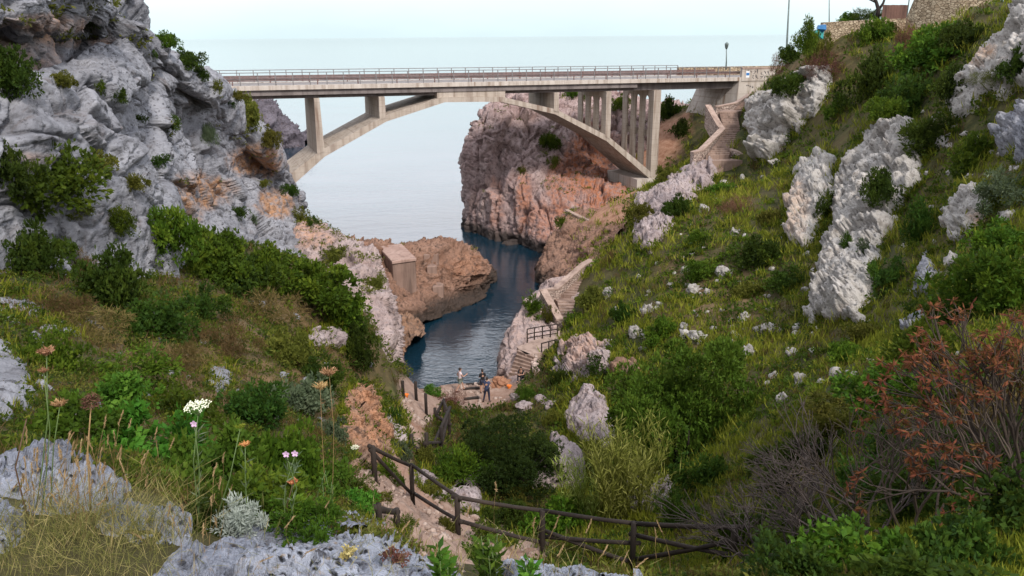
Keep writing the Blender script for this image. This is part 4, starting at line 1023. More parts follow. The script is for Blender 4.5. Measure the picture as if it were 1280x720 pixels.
outcrop('pair of small grey rocks low on the slope beneath the stacked outcrop', [(1130, 412), (1142, 394), (1158, 392), (1160, 408), (1140, 420)], .4, 1.3, M_GREY, 275, group=GO, freq=2)
outcrop('slim white rock fin at the lower left foot of the largest white outcrop', [(1010, 392), (1018, 380), (1027, 392), (1022, 412), (1011, 412)], .5, 1.2, M_WHITE, 281, group=GO, freq=1.8)
outcrop('rough mauve rock wall beside the stone landing', [(700, 436), (716, 424), (738, 420), (760, 430), (768, 462), (740, 478), (708, 484), (694, 464)], .9, 1.1, M_LAV, 291, group='rocks on the valley floor', freq=1.5, stains=((730, 440, 30, 30, .4),))
outcrop('flat pinkish rock behind the top of the green tree', [(768, 449), (800, 452), (797, 472), (770, 470)], .8, 1.2, M_EARTH, 297, group='rocks on the valley floor', freq=1.3)
outcrop('smooth pink slab standing left of the green tree', [(702, 522), (735, 486), (758, 500), (772, 545), (762, 562), (735, 560), (716, 546)], 1.1, 1.2, M_LAV, 301, group='rocks on the valley floor', freq=.9, amp=.55)
outcrop('leaning mauve slab right of the big dark bush', [(688, 552), (714, 562), (732, 600), (722, 616), (664, 614), (678, 588)], 1.7, 1.2, M_LAV, 307, group='rocks on the valley floor', freq=1.0, amp=.5)
outcrop('grey mauve boulder behind the fence left of the dark bush', [(560, 618), (572, 588), (600, 584), (611, 612), (596, 640), (566, 636)], .6, 1.2, M_LAV, 311, group='rocks on the valley floor', freq=1.2, amp=.5)
outcrop('slanting grey boulder behind the first bay of the fence', [(515, 600), (528, 585), (556, 608), (560, 622), (540, 622)], .4, 1.2, M_LAV, 313, group='rocks on the valley floor', freq=1.5, amp=.5)
outcrop('orange earthy rock face above the first fence post', [(424, 505), (440, 484), (462, 482), (478, 505), (488, 545), (470, 592), (446, 585), (430, 550)], .5, 1.2, M_EARTH, 315, group='rocks on the valley floor', freq=1.5, names=('ground', 'cliff'), stains=((455, 520, 40, 60, 1),))
outcrop('smooth grey slab between the orange rock face and the path', [(474, 505), (490, 508), (506, 548), (498, 566), (484, 548)], .35, 1.2, M_LAV, 316, group='rocks on the valley floor', freq=1.5, amp=.6, names=('ground', 'cliff'))
GL = 'rocks on the left scrub slope'
outcrop('pale mauve boulder near the right edge of the left scrub slope', [(398, 412), (418, 408), (428, 424), (424, 440), (404, 438), (376, 432), (380, 420)], .6, 1.2, M_LAV, 317, group=GL, freq=1.6, amp=.6)
outcrop('flat pale slabs at the left edge of the picture on the scrub slope', [(-30, 368), (20, 364), (52, 380), (56, 394), (30, 398), (-30, 392)], .12, 1.8, M_GREY, 319, group=GL, freq=2.5, amp=.14)
outcrop('small flat pale slab just right of the slabs at the left edge', [(56, 408), (76, 402), (108, 414), (100, 422), (70, 416)], .10, 1.5, M_GREY, 321, group=GL, freq=3, amp=.12)
outcrop('bluish grey pitted rock face at the left edge above the grass', [(-40, 420), (0, 424), (22, 448), (48, 490), (44, 506), (10, 520), (-40, 530)], .14, 2.0, M_GREY, 323, group=GL, freq=4, amp=.14)
outcrop('low grey stone half hidden in the middle of the left scrub slope', [(262, 458), (282, 455), (290, 480), (274, 490), (262, 478)], .14, 1.3, M_GREY, 325, group=GL, freq=3, amp=.16)
# foreground limestone
M_FORE = rock_mat('foreground_limestone', (.20, .22, .28), (.45, .485, .57), (.055, .055, .065), stain=(.40, .26, .14), scale=3.8, pits=1.5, bump=1.0, lichen=(.36, .24, .10))
GF = 'limestone rocks at the photographer\'s feet'
outcrop('large pitted bluish limestone rock at the bottom of the foreground', [(196, 726), (252, 690), (300, 672), (345, 655), (400, 640), (440, 632), (470, 652), (500, 672), (540, 700), (575, 712), (590, 760), (200, 760)], .055, 2.4, M_FORE, 331, group=GF, freq=6, amp=.055, sink=.7, lean=.2, name='foreground_rock')
outcrop('rounded pitted grey rock at the bottom beside the fence bay', [(620, 706), (634, 668), (668, 668), (700, 684), (740, 690), (772, 702), (800, 724), (790, 760), (630, 760)], .06, 2.2, M_FORE, 337, group=GF, freq=6, amp=.05, sink=.7, lean=.2, name='foreground_rock')
outcrop('grey rock with white face in the lower left behind the dry grass', [(-20, 590), (30, 570), (95, 578), (140, 590), (158, 610), (150, 632), (100, 640), (40, 648), (-20, 640)], .07, 2.4, M_FORE, 341, group=GF, freq=7, amp=.10, sink=.6, name='foreground_rock')
outcrop('bluish grey stone right of the dry grass clump', [(118, 636), (160, 622), (200, 636), (236, 662), (232, 680), (180, 680), (130, 668)], .06, 2.2, M_FORE, 347, group=GF, freq=8, amp=.07, sink=.6, name='foreground_rock')
outcrop('pale blue rounded stone at the bottom left corner', [(-30, 640), (6, 636), (22, 660), (14, 690), (-30, 700)], .06, 2.2, M_FORE, 349, group=GF, freq=8, amp=.06, sink=.6, name='foreground_rock')

# ------------------------------------------------------------------ loose boulders
def boulder_mesh(seed, n=26, mat=None, rough=.3):
    th = np.linspace(0, math.pi, n); ph = np.linspace(0, 2 * math.pi, n * 2, endpoint=False)
    PH, TT = np.meshgrid(ph, th, indexing='ij')
    p = np.stack([np.sin(TT) * np.cos(PH), np.sin(TT) * np.sin(PH), np.cos(TT)], -1).reshape(-1, 3)
    v1, c1, _ = facets(p * 1.1 + seed * 3.3, seed); v2, c2, _ = facets(p * 2.6 + seed, seed + 1)
    d = 1 + rough * (1.5 * v1 - .2 * c1 + .6 * v2 - .15 * c2 + .12 * fbm(p * 5 + seed, 3, seed + 3))
    p = p * d[:, None]
    return mesh_np('boulder', p, grid_faces(n * 2, n, True)[:, ::-1], True, vattr={'stain': np.zeros(len(p))})
BM = {}
def boulder(label, u, v, rw, rh, mat=M_WHITE, seed=0, name='boulder', group='pale boulders on the right hillside', names=('ground',), deep=1.0, cat='boulder'):
    h, n_, d = hit(u, v + rh * .5, names); s = d / F; key = (seed % 5, mat.name)
    if key not in BM:
        BM[key] = boulder_mesh(400 + seed % 5); BM[key].materials.append(mat)
    o = bpy.data.objects.new(name, BM[key]); COL.objects.link(o); o.location = h + [0, 0, rh * s * .12]
    o.scale = (rw * s * 1.1, rw * s * deep * (1 + .3 * math.sin(seed * 2.3)), rh * s * 1.2); o.rotation_euler = (.2 * math.sin(seed), .25 * math.cos(seed * 1.7), seed * 1.1)
    return tag(o, label, cat, group)
for i, (u, v, rw, rh, lab) in enumerate((
    (868, 361, 8, 8, 'round pale boulder in open grass above the tree'), (905, 340, 8, 8, 'pale boulder in the grass midway between tree and bridge stairs'), (857, 337, 6, 4, 'flat little boulder up the slope from the round one'),
    (838, 357, 4, 4, 'small white boulder left of the round pale boulder'), (810, 386, 8, 9, 'knobbly pale boulder high above the left edge of the tree'), (795, 415, 8, 11, 'upright pale boulder closest above the lower stone stairs'),
    (872, 421, 10, 8, 'broad pale boulder just above the crown of the tree'), (934, 440, 8, 9, 'squat pale boulder on the slope right of the tree top'), (1000, 476, 7, 9, 'white boulder above the bare grey shrub'),
    (980, 498, 7, 7, 'small white boulder left of the one above the bare shrub'), (855, 408, 7, 6, 'small pale boulder between the broad boulder and the lower stairs'), (930, 395, 6, 6, 'little pale boulder in grass left of the slim white rock fin'),
    (960, 410, 9, 6, 'low pale boulder among tufts left of the slim white rock fin'), (880, 262, 8, 5, 'pale boulder right of the lumpy pinkish outcrop'), (920, 290, 6, 5, 'small pinkish boulder beside the dark reddish thicket'),
    (1026, 510, 6, 8, 'pale yellowish stone half way between bare shrub and slope bushes'), (760, 365, 8, 7, 'greyish boulder in the bank above the lower stone stairs'), (990, 440, 6, 5, 'tiny pale stone under the slim white rock fin'))):
    boulder(lab, u, v, rw, rh, M_WHITE, i)
for i, (u, v, rw, rh, m_, lab) in enumerate((
    (516, 469, 5, 5, M_DARKR, 'dark boulder at the left end of the row along the water'), (527, 468, 7, 6, M_DARKR, 'second dark boulder of the row along the water'), (535, 470, 6, 6, M_EARTH, 'left orange brown boulder of the row along the water'),
    (545, 472, 4, 4, M_WHITE, 'small pale boulder between the two orange brown ones at the water'), (554, 471, 7, 6, M_EARTH, 'right orange brown boulder of the row along the water'), (564, 470, 5, 5, M_DARKR, 'dark boulder at the right end of the row along the water'),
    (521, 474, 4, 3, M_DARKR, 'small dark stone on the sand below the row of boulders'), (569, 466, 4, 4, M_DARKR, 'small dark stone lapped by the water at the right end of the row'))):
    boulder(lab, u, v, rw, rh, m_, i + 3, group='boulders along the waterline')
for i, (u, v, rw, rh, lab) in enumerate(((627, 477, 9, 7, 'rust orange fallen slab against the foot of the beach steps'), (614, 482, 5, 4, 'small rust orange stone on the sand beside the fallen slab'))):
    boulder(lab, u, v, rw, rh, rock_mat('rust_rock', (.29, .135, .08), (.38, .21, .13), (.15, .065, .04), scale=1.5) if i == 0 else bpy.data.materials['rust_rock'], i + 1, group='rust coloured stones on the beach')
for i, (u, v, rw, rh, lab) in enumerate(((676, 500, 9, 6, 'pale boulder under the round green bush by the steps'), (655, 508, 10, 5, 'pale flat boulder right of the beach behind the dark bush'), (690, 506, 8, 6, 'white boulder left of the wooden stairway foot'), (645, 496, 7, 6, 'pale stone at the foot of the beach steps'))):
    boulder(lab, u, v, rw, rh, M_LAV, i + 2, group='pale boulders beside the beach')
def small_stones(name, label, spots, smin, smax, mat, seed, names=('ground',)):
    r = np.random.default_rng(seed); bases = [boulder_mesh(440 + k, 7) for k in range(3)]; tv, tf, k0 = [], [], 0
    bv_ = []
    for b in bases: a = np.empty(len(b.vertices) * 3, np.float32); b.vertices.foreach_get('co', a); bv_.append(a.reshape(-1, 3))
    bf_ = grid_faces(14, 7, True)[:, ::-1]
    for p in spots:
        d = np.linalg.norm(p - CAM); s = r.uniform(smin, smax) * np.clip(d / 40, .12, 1.2) * (1.8 if r.random() < .12 else 1); A_ = np.array(Matrix.Rotation(r.uniform(0, 6.3), 3, Vector(r.normal(size=3))))
        v = (bv_[r.integers(3)] * [1.25, 1, .75]) @ A_.T * s + p; tv.append(v); tf.append(bf_ + k0); k0 += len(v)
    return tag(link(name, mesh_np(name, np.concatenate(tv), np.concatenate(tf), True, vattr={'stain': np.zeros(k0)}), mat), label, kind='stuff')
def scatter_px(n, poly, seed, clump=.5):
    r = np.random.default_rng(seed); us = [q[0] for q in poly]; vs = [q[1] for q in poly]; out_ = []
    while len(out_) < n:
        u, v = r.uniform(min(us), max(us)), r.uniform(min(vs), max(vs))
        if not in_poly(np.array([u]), np.array([v]), poly)[0]: continue
        if gnoise(np.array([[u * .03, v * .03, seed]]))[0] < r.uniform(-.25, .25) * clump * 2: continue
        h, n_, d = hit(u, v, ('ground',)); out_.append(h)
    return out_
small_stones('stones', 'small pale stones strewn through the grass of the right hillside', scatter_px(230, [(760, 330), (900, 230), (1000, 190), (1120, 120), (1280, 150), (1280, 420), (1120, 470), (960, 500), (880, 440), (760, 440)], 3), .08, .22, M_WHITE, 3)
small_stones('stones', 'loose stones and gravel along the path and the beach', scatter_px(300, [(500, 500), (560, 480), (625, 475), (632, 505), (560, 512), (545, 545), (515, 580), (560, 625), (620, 660), (680, 700), (560, 720), (500, 680), (440, 630), (440, 590), (500, 550)], 4, .1), .05, .16, rock_mat('path_stone', (.30, .215, .175), (.42, .33, .28), (.15, .10, .08), scale=2), 4)
small_stones('stones', 'small grey stones showing through the scrub of the left slope', scatter_px(60, [(0, 400), (200, 360), (420, 400), (470, 450), (430, 560), (300, 520), (60, 520)], 6), .10, .26, M_GREY, 6)
# rubble of the collapsed dry stone bank behind the reeds
rv, rf = [], []
base = boulder_mesh(431, 8); nb = len(base.vertices); bv = np.empty(nb * 3, np.float32); base.vertices.foreach_get('co', bv); bv = bv.reshape(-1, 3); bf = grid_faces(16, 8, True)[:, ::-1]
for i in range(150):
    u, v = rng.uniform(786, 838), rng.uniform(592, 640); h, n_, d = hit(u, v, ('ground',)); s = rng.uniform(.08, .2)
    A_ = Matrix.Rotation(rng.uniform(0, 6.3), 3, Vector(rng.normal(size=3))); rv.append((bv * s * [1.2, 1, .8]) @ np.array(A_).T + h + [0, 0, s * .3]); rf.append(bf + i * nb)
tag(link('rubble', mesh_np('rubble', np.concatenate(rv), np.concatenate(rf), True, vattr={'stain': np.zeros(150 * nb)}), M_LAV), 'tumbled rubble of small stones behind the reeds', 'rubble', kind='stuff')

# ------------------------------------------------------------------ small things on the beach
for i, (u, v, L, lab) in enumerate(((594, 481, 1.3, 'dark driftwood plank nearest the water on the beach'), (590, 486.5, 1.1, 'middle driftwood plank on the sand'), (589, 499, 1.0, 'driftwood plank lying closest to the dark bush on the sand'))):
    h, n_, d = hit(u, v, ('ground',)); m = MB(); z0 = h[2]
    m.hexa([np.array([x * L / 2, y, z + .02 * x]) for z in (-.02, .10) for x, y in ((-1, -.1), (1, -.13), (1, .12), (-1, .1))]); o = m.build('driftwood_plank', M_WOOD, None, bevel=.015); o.location = h + [0, 0, .03]; o.rotation_euler = (0, 0, .08 * i); tag(o, lab, 'plank', 'driftwood planks on the beach')
for (u, v, r_, lab) in ((636.5, 485, .15, 'small bright orange tub at the foot of the beach steps'), (508, 496, .11, 'small bright orange tub standing between the bare posts')):
    h, n_, d = hit(u, v, ('ground',)); root = tag(empty('plastic_tub', h + [0, 0, .02]), lab, 'tub', 'orange tubs on the beach')
    m = MB(); m.tube([[0, 0, -.05], [0, 0, 0.02], [0, 0, r_ * .9], [0, 0, r_ * 1.1]], [r_ * .75, r_ * .78, r_, r_], 14); m.build('body', M_ORNG, root, smooth=True)
    m = MB(); m.tube([[r_ * 1.05 * math.cos(a), r_ * 1.05 * math.sin(a), r_ * 1.1] for a in np.linspace(0, 6.283, 17)], .03, 5, cap=False); m.build('rim', M_ORNG, root, smooth=True)

# ------------------------------------------------------------------ people
def skin_mesh(name, joints, bones, radii, mat, levels=2, root=0):
    me = bpy.data.meshes.new(name + '_cage'); me.from_pydata([tuple(j) for j in joints], bones, []); o = bpy.data.objects.new(name + '_cage', me); COL.objects.link(o)
    sm = o.modifiers.new('s', 'SKIN'); 
    if not me.skin_vertices: me.skin_vertices.new()
    for i, r in enumerate(radii):
        sv_ = me.skin_vertices[0].data[i]; sv_.radius = (r, r) if np.isscalar(r) else r; sv_.use_root = (i == root)
    o.modifiers.new('d', 'SUBSURF').levels = levels; o.modifiers['d'].render_levels = levels
    bpy.context.view_layer.update()
    dg = bpy.context.evaluated_depsgraph_get(); nm = bpy.data.meshes.new_from_object(o.evaluated_get(dg)); nm.name = name
    bpy.data.objects.remove(o); bpy.data.meshes.remove(me)
    nm.materials.clear(); nm.materials.append(mat)
    for p in nm.polygons: p.use_smooth = True
    return nm

M_SKIN = plain_mat('tanned_skin', (.42, .24, .17), .6, var=.08)
M_HAIR = plain_mat('dark_hair', (.03, .02, .016), .6, var=.2)
def cloth(name, col): return plain_mat(name, col, .9, var=.18, scale=9)
def person(label, u, v, face, pose, top, bottom, long_legs, shirt_sleeve=.55, H=1.74, seated=False, names=('ground',), base=None):
    """pose: dict of joint offsets (metres, person facing -Y before turning)"""
    h = hit(u, v, names)[0] if base is None else base
    root = tag(empty('person', h, face), label, 'person')
    k = H / 1.74
    J = {'pelvis': (0, 0, .93), 'belly': (0, .0, 1.08), 'chest': (0, .0, 1.28), 'neck': (0, -.005, 1.47), 'throat': (0, -.02, 1.53), 'head': (0, -.03, 1.62), 'crown': (0, -.02, 1.69),
         'lsh': (.17, 0, 1.40), 'lel': (.24, .03, 1.13), 'lwr': (.24, -.06, .90), 'lpa': (.24, -.09, .83),
         'rsh': (-.17, 0, 1.40), 'rel': (-.24, .03, 1.13), 'rwr': (-.24, -.06, .90), 'rpa': (-.24, -.09, .83),
         'lhp': (.09, 0, .90), 'lkn': (.10, -.02, .49), 'lan': (.10, .02, .09), 'lto': (.12, -.15, .03),
         'rhp': (-.09, 0, .90), 'rkn': (-.10, -.02, .49), 'ran': (-.10, .02, .09), 'rto': (-.12, -.15, .03), 'nose': (0, -.135, 1.60)}
    J.update(pose); K = list(J); X = [np.array(J[n]) * k for n in K]; ix = {n: i for i, n in enumerate(K)}
    E = [('pelvis', 'belly'), ('belly', 'chest'), ('chest', 'neck'), ('neck', 'throat'), ('throat', 'head'), ('head', 'crown'), ('head', 'nose'), ('chest', 'lsh'), ('lsh', 'lel'), ('lel', 'lwr'), ('lwr', 'lpa'),
         ('chest', 'rsh'), ('rsh', 'rel'), ('rel', 'rwr'), ('rwr', 'rpa'), ('pelvis', 'lhp'), ('lhp', 'lkn'), ('lkn', 'lan'), ('lan', 'lto'), ('pelvis', 'rhp'), ('rhp', 'rkn'), ('rkn', 'ran'), ('ran', 'rto')]
    rad = {'pelvis': .12, 'belly': .11, 'chest': .13, 'neck': .06, 'throat': .052, 'head': .095, 'crown': .075, 'nose': .014, 'lsh': .06, 'lel': .042, 'lwr': .028, 'lpa': .036, 'rsh': .06, 'rel': .042, 'rwr': .028, 'rpa': .036,
           'lhp': .085, 'lkn': .056, 'lan': .038, 'lto': .034, 'rhp': .085, 'rkn': .056, 'ran': .038, 'rto': .034}
    bones = [(ix[a], ix[b]) for a, b in E]; rl = [rad[n] * k for n in K]
    X2 = list(X); bones2 = list(bones); rl2 = list(rl)
    for s_ in 'lr':                                  # four fingers and a thumb, slightly curled
        pa = X[ix[s_ + 'pa']]; d = pa - X[ix[s_ + 'wr']]; d /= np.linalg.norm(d); sd_ = np.cross(d, [1, 0, 0]); sd_ /= np.linalg.norm(sd_) + 1e-9; cu = np.cross(sd_, d)
        for q, (o_, L) in enumerate(((-.03, .075), (-.01, .085), (.01, .08), (.028, .065))):
            i0 = len(X2); X2 += [pa + sd_ * o_ + d * .045, pa + sd_ * o_ * 1.1 + d * (.045 + L * .6), pa + sd_ * o_ * 1.1 + d * (.04 + L) + cu * .02]; rl2 += [.010, .0085, .007]; bones2 += [(ix[s_ + 'pa'], i0), (i0, i0 + 1), (i0 + 1, i0 + 2)]
        i0 = len(X2); X2 += [pa - sd_ * .05 + d * .0, pa - sd_ * .06 + d * .045]; rl2 += [.012, .009]; bones2 += [(ix[s_ + 'pa'], i0), (i0, i0 + 1)]
    me = skin_mesh('body', X2, bones2, rl2, M_SKIN); link('body', me, None, root)
    def sub(names_, edges, grow, mat, nm, cut=None):
        idx = {n: i for i, n in enumerate(names_)}; xs = []
        for n in names_:
            if cut and n in cut: a, b, f_ = cut[n]; xs.append(X[ix[a]] * (1 - f_) + X[ix[b]] * f_)
            else: xs.append(X[ix[n]])
        rr_ = [(rad[cut[n][0]] * (1 - cut[n][2]) + rad[cut[n][1]] * cut[n][2] if cut and n in cut else rad[n]) * k * grow + .012 for n in names_]
        o = link(nm, skin_mesh(nm, xs, [(idx[a], idx[b]) for a, b in edges], rr_, mat), None, root); return o
    f_ = shirt_sleeve
    sub(['belly', 'pelvis', 'chest', 'neck', 'lsh', 'ls2', 'rsh', 'rs2'], [('pelvis', 'belly'), ('belly', 'chest'), ('chest', 'neck'), ('chest', 'lsh'), ('lsh', 'ls2'), ('chest', 'rsh'), ('rsh', 'rs2')], 1.06, top, 'shirt',
        {'ls2': ('lsh', 'lel', f_) if f_ <= 1 else ('lel', 'lwr', f_ - 1), 'rs2': ('rsh', 'rel', f_) if f_ <= 1 else ('rel', 'rwr', f_ - 1)})
    if long_legs:
        sub(['pelvis', 'lhp', 'lkn', 'lan', 'rhp', 'rkn', 'ran'], [('pelvis', 'lhp'), ('lhp', 'lkn'), ('lkn', 'lan'), ('pelvis', 'rhp'), ('rhp', 'rkn'), ('rkn', 'ran')], 1.05, bottom, 'trousers')
    else:
        sub(['pelvis', 'lhp', 'lk2', 'rhp', 'rk2'], [('pelvis', 'lhp'), ('lhp', 'lk2'), ('pelvis', 'rhp'), ('rhp', 'rk2')], 1.12, bottom, 'shorts', {'lk2': ('lhp', 'lkn', .85), 'rk2': ('rhp', 'rkn', .85)})
    hd = X[ix['head']]; n = 14; th = np.linspace(0, math.pi * .62, 9); ph = np.linspace(0, 2 * math.pi, n, endpoint=False); vs = []
    for a in ph:
        for t in th:
            cutf = .62 if math.sin(a) < -.3 else 1.0            # fringe is higher over the face (face looks to -Y)
            tt = t * cutf; vs.append(hd + np.array([.092 * math.sin(tt) * math.cos(a), .112 * math.sin(tt) * math.sin(a) + .012, .02 + .125 * math.cos(tt)]) * k)
    link('hair', mesh_np('hair', vs, grid_faces(n, 9, True)[:, ::-1], True), M_HAIR, root)
    m = MB()
    for sx in (-1, 1):
        c = hd + np.array([sx * .034, -.098, .012]) * k; m.hexa([c + np.array([x, y, z]) for z in (-.009, .009) for x, y in ((-.014, -.008), (.014, -.008), (.014, .012), (-.014, .012))])
    m.build('eyes', M_HAIR, root)
    m = MB(); c = hd + np.array([0, -.099, -.055]) * k; m.hexa([c + np.array([x, y, z]) for z in (-.006, .006) for x, y in ((-.024, -.006), (.024, -.006), (.024, .012), (-.024, .012))]); m.build('mouth', plain_mat('lips', (.35, .13, .11), .6), root)
    m = MB()
    for s_ in 'lr':
        a, b = X[ix[s_ + 'an']], X[ix[s_ + 'to']]; d = b - a; d[2] = 0; m.tube([np.array([a[0], a[1], .045 + a[2] - .09]) - d * .25, np.array([a[0], a[1], .05 + a[2] - .09]) + d * .3, b + d * .25], [.045, .05, .034], 8)
    m.build('shoes', M_HAIR, root, smooth=True)
    return root
person('man in a pink white shirt and grey green shorts striding across the beach', 575.5, 489.5, R(115), {'lhp': (.09, 0, .90), 'lkn': (.09, -.20, .52), 'lan': (.09, -.28, .12), 'lto': (.10, -.44, .06), 'rkn': (-.09, .12, .50), 'ran': (-.09, .36, .16), 'rto': (-.10, .24, .04),
        'lel': (.26, .10, 1.16), 'lwr': (.27, -.04, .98), 'lpa': (.27, -.10, .94), 'rel': (-.25, -.12, 1.16), 'rwr': (-.2, -.34, 1.22), 'rpa': (-.18, -.40, 1.26)}, cloth('pinkish_white_cotton', (.66, .56, .58)), cloth('grey_green_cotton', (.17, .20, .17)), False, .5, 1.78)
person('person in black top and dark shorts standing with back turned by the water', 603.5, 491, R(200), {'lkn': (.11, -.03, .49), 'lan': (.14, .05, .09), 'rto': (-.13, -.16, .03), 'lel': (.22, -.05, 1.14), 'lwr': (.12, -.24, 1.10), 'lpa': (.08, -.30, 1.12), 'rel': (-.22, -.05, 1.14), 'rwr': (-.1, -.25, 1.08), 'rpa': (-.06, -.31, 1.10)}, cloth('black_cotton', (.015, .015, .018)), cloth('navy_cotton', (.03, .035, .06)), False, .9, 1.76)
person('person in dark blue shirt and long navy trousers standing with legs apart', 609, 502.5, R(165), {'lkn': (.17, -.02, .49), 'lan': (.24, .03, .09), 'lto': (.29, -.13, .03), 'rkn': (-.13, -.02, .49), 'ran': (-.16, .03, .09), 'rto': (-.2, -.13, .03), 'lel': (.28, -.02, 1.15), 'lwr': (.2, -.2, 1.2), 'lpa': (.16, -.26, 1.24), 'rel': (-.28, .02, 1.15), 'rwr': (-.2, -.18, 1.2), 'rpa': (-.16, -.24, 1.24)}, cloth('dark_blue_cotton', (.045, .06, .12)), cloth('navy_denim', (.02, .025, .05)), True, 1.2, 1.76)
sb_ = PZ(652, 473, 1.35)
person('person in black sitting on the rough beach steps', 652, 472, R(-20), {'pelvis': (0, .05, .16), 'belly': (0, .02, .32), 'chest': (0, -.06, .52), 'neck': (0, -.12, .69), 'throat': (0, -.15, .75), 'head': (0, -.18, .83), 'crown': (0, -.18, .90), 'nose': (0, -.285, .80),
        'lsh': (.17, -.08, .62), 'lel': (.22, -.22, .42), 'lwr': (.1, -.40, .46), 'lpa': (.06, -.46, .47), 'rsh': (-.17, -.08, .62), 'rel': (-.22, -.22, .42), 'rwr': (-.1, -.40, .46), 'rpa': (-.06, -.46, .46),
        'lhp': (.09, 0, .14), 'lkn': (.12, -.42, .38), 'lan': (.11, -.50, -.02), 'lto': (.12, -.66, -.08), 'rhp': (-.09, 0, .14), 'rkn': (-.12, -.42, .38), 'ran': (-.11, -.50, -.02), 'rto': (-.12, -.66, -.08)},
       cloth('black_jersey', (.013, .013, .016)), cloth('black_denim', (.016, .016, .02)), True, 1.6, 1.72, base=sb_)
# ------------------------------------------------------------------ foliage kit
def leaf_quads(c, d, L, Wd, r):
    n = len(c); rv_ = r.normal(size=(n, 3)); s = np.cross(d, rv_); s /= np.linalg.norm(s, axis=1, keepdims=True) + 1e-9
    L = np.broadcast_to(L, n)[:, None]; Wd = np.broadcast_to(Wd, n)[:, None]; nn = np.cross(d, s)
    v = np.stack([c - d * L * .5, c + s * Wd * .5 + nn * Wd * .12, c + d * L * .5, c - s * Wd * .5 + nn * Wd * .12], 1).reshape(-1, 3)
    return v, np.arange(4 * n).reshape(-1, 4)

def unit(a): return a / (np.linalg.norm(a, axis=-1, keepdims=True) + 1e-9)

# lumps of leaf sprigs scattered through a low dome, the outer ones small so that the outline frays
def foliage(name, seed, sprigs=520, per=6, L=.11, Wd=.05, lumps=20, h=.8, lump_r=(.24, .42), spread=.7, up=.25, openness=.12, base=0.0):
    r = np.random.default_rng(seed)
    d = unit(r.normal(size=(lumps, 3)) * [1, 1, .9]); d[:, 2] = np.abs(d[:, 2]) * .95 + base
    rad = r.uniform(.25, .95, lumps); C = d * rad[:, None] * [1, 1, h]; C[:, 2] += .1 * h; LR = r.uniform(lump_r[0] * .65, lump_r[1] * 1.1, lumps) * np.where(rad > .75, .62, 1.0)
    k = r.integers(0, lumps, sprigs); o = unit(r.normal(size=(sprigs, 3)) + [0, 0, .35])
    sc = C[k] + o * (LR[k] * np.where(r.random(sprigs) < openness, r.uniform(.2, .8, sprigs), r.uniform(.85, 1.12, sprigs)))[:, None] * [1, 1, .85]
    sc[:, 2] = np.maximum(sc[:, 2], -.05)
    cc = np.repeat(sc, per, 0); oo = np.repeat(unit(o + [0, 0, up]), per, 0); n = len(cc)
    dd = unit(oo + r.normal(size=(n, 3)) * spread); cc = cc + dd * L * .5 + r.normal(size=(n, 3)) * L * .25
    v, f = leaf_quads(cc, dd, L * r.uniform(.6, 1.25, n), Wd * r.uniform(.7, 1.2, n), r)
    t = np.clip(.32 * np.repeat(r.random(sprigs), per) + .2 * r.random(n) + .48 * np.repeat(r.random(lumps)[k], per), 0, 1)
    return mesh_np(name, v, f, False, fattr={'tint': t})

def leaf_mat(name, dark, mid, light, rough=.65, trans=.3, vary=.12):
    m = bpy.data.materials.new(name); m.use_nodes = True; nt = m.node_tree; nt.nodes.clear()
    out = N(nt, 'ShaderNodeOutputMaterial'); df = N(nt, 'ShaderNodeBsdfPrincipled'); tr = N(nt, 'ShaderNodeBsdfTranslucent'); ms = N(nt, 'ShaderNodeMixShader')
    df.inputs['Roughness'].default_value = rough; df.inputs['Specular IOR Level'].default_value = .12
    cr_ = N(nt, 'ShaderNodeValToRGB'); el = cr_.color_ramp.elements
    el[0].color = (*dark, 1); el[1].color = (*light, 1); el[1].position = .95; e = el.new(.5); e.color = (*mid, 1)
    nt.links.new(attr(nt, 'tint'), cr_.inputs[0])
    oi = N(nt, 'ShaderNodeObjectInfo'); hs = N(nt, 'ShaderNodeHueSaturation')
    nt.links.new(mrange(nt, oi.outputs['Random'], 0, 1, 1 - vary * 2.2, 1 + vary * 2.2), hs.inputs['Value'])
    nt.links.new(mrange(nt, oi.outputs['Random'], 0, 1, .5 - vary * .2, .5 + vary * .2), hs.inputs['Hue']); nt.links.new(cr_.outputs[0], hs.inputs['Color'])
    nt.links.new(hs.outputs[0], df.inputs['Base Color'])
    br = mixc(nt, .5, hs.outputs[0], (.16, .2, .03)) ; nt.links.new(br, tr.inputs[0]); ms.inputs[0].default_value = trans
    nt.links.new(df.outputs[0], ms.inputs[1]); nt.links.new(tr.outputs[0], ms.inputs[2]); nt.links.new(ms.outputs[0], out.inputs[0])
    return m
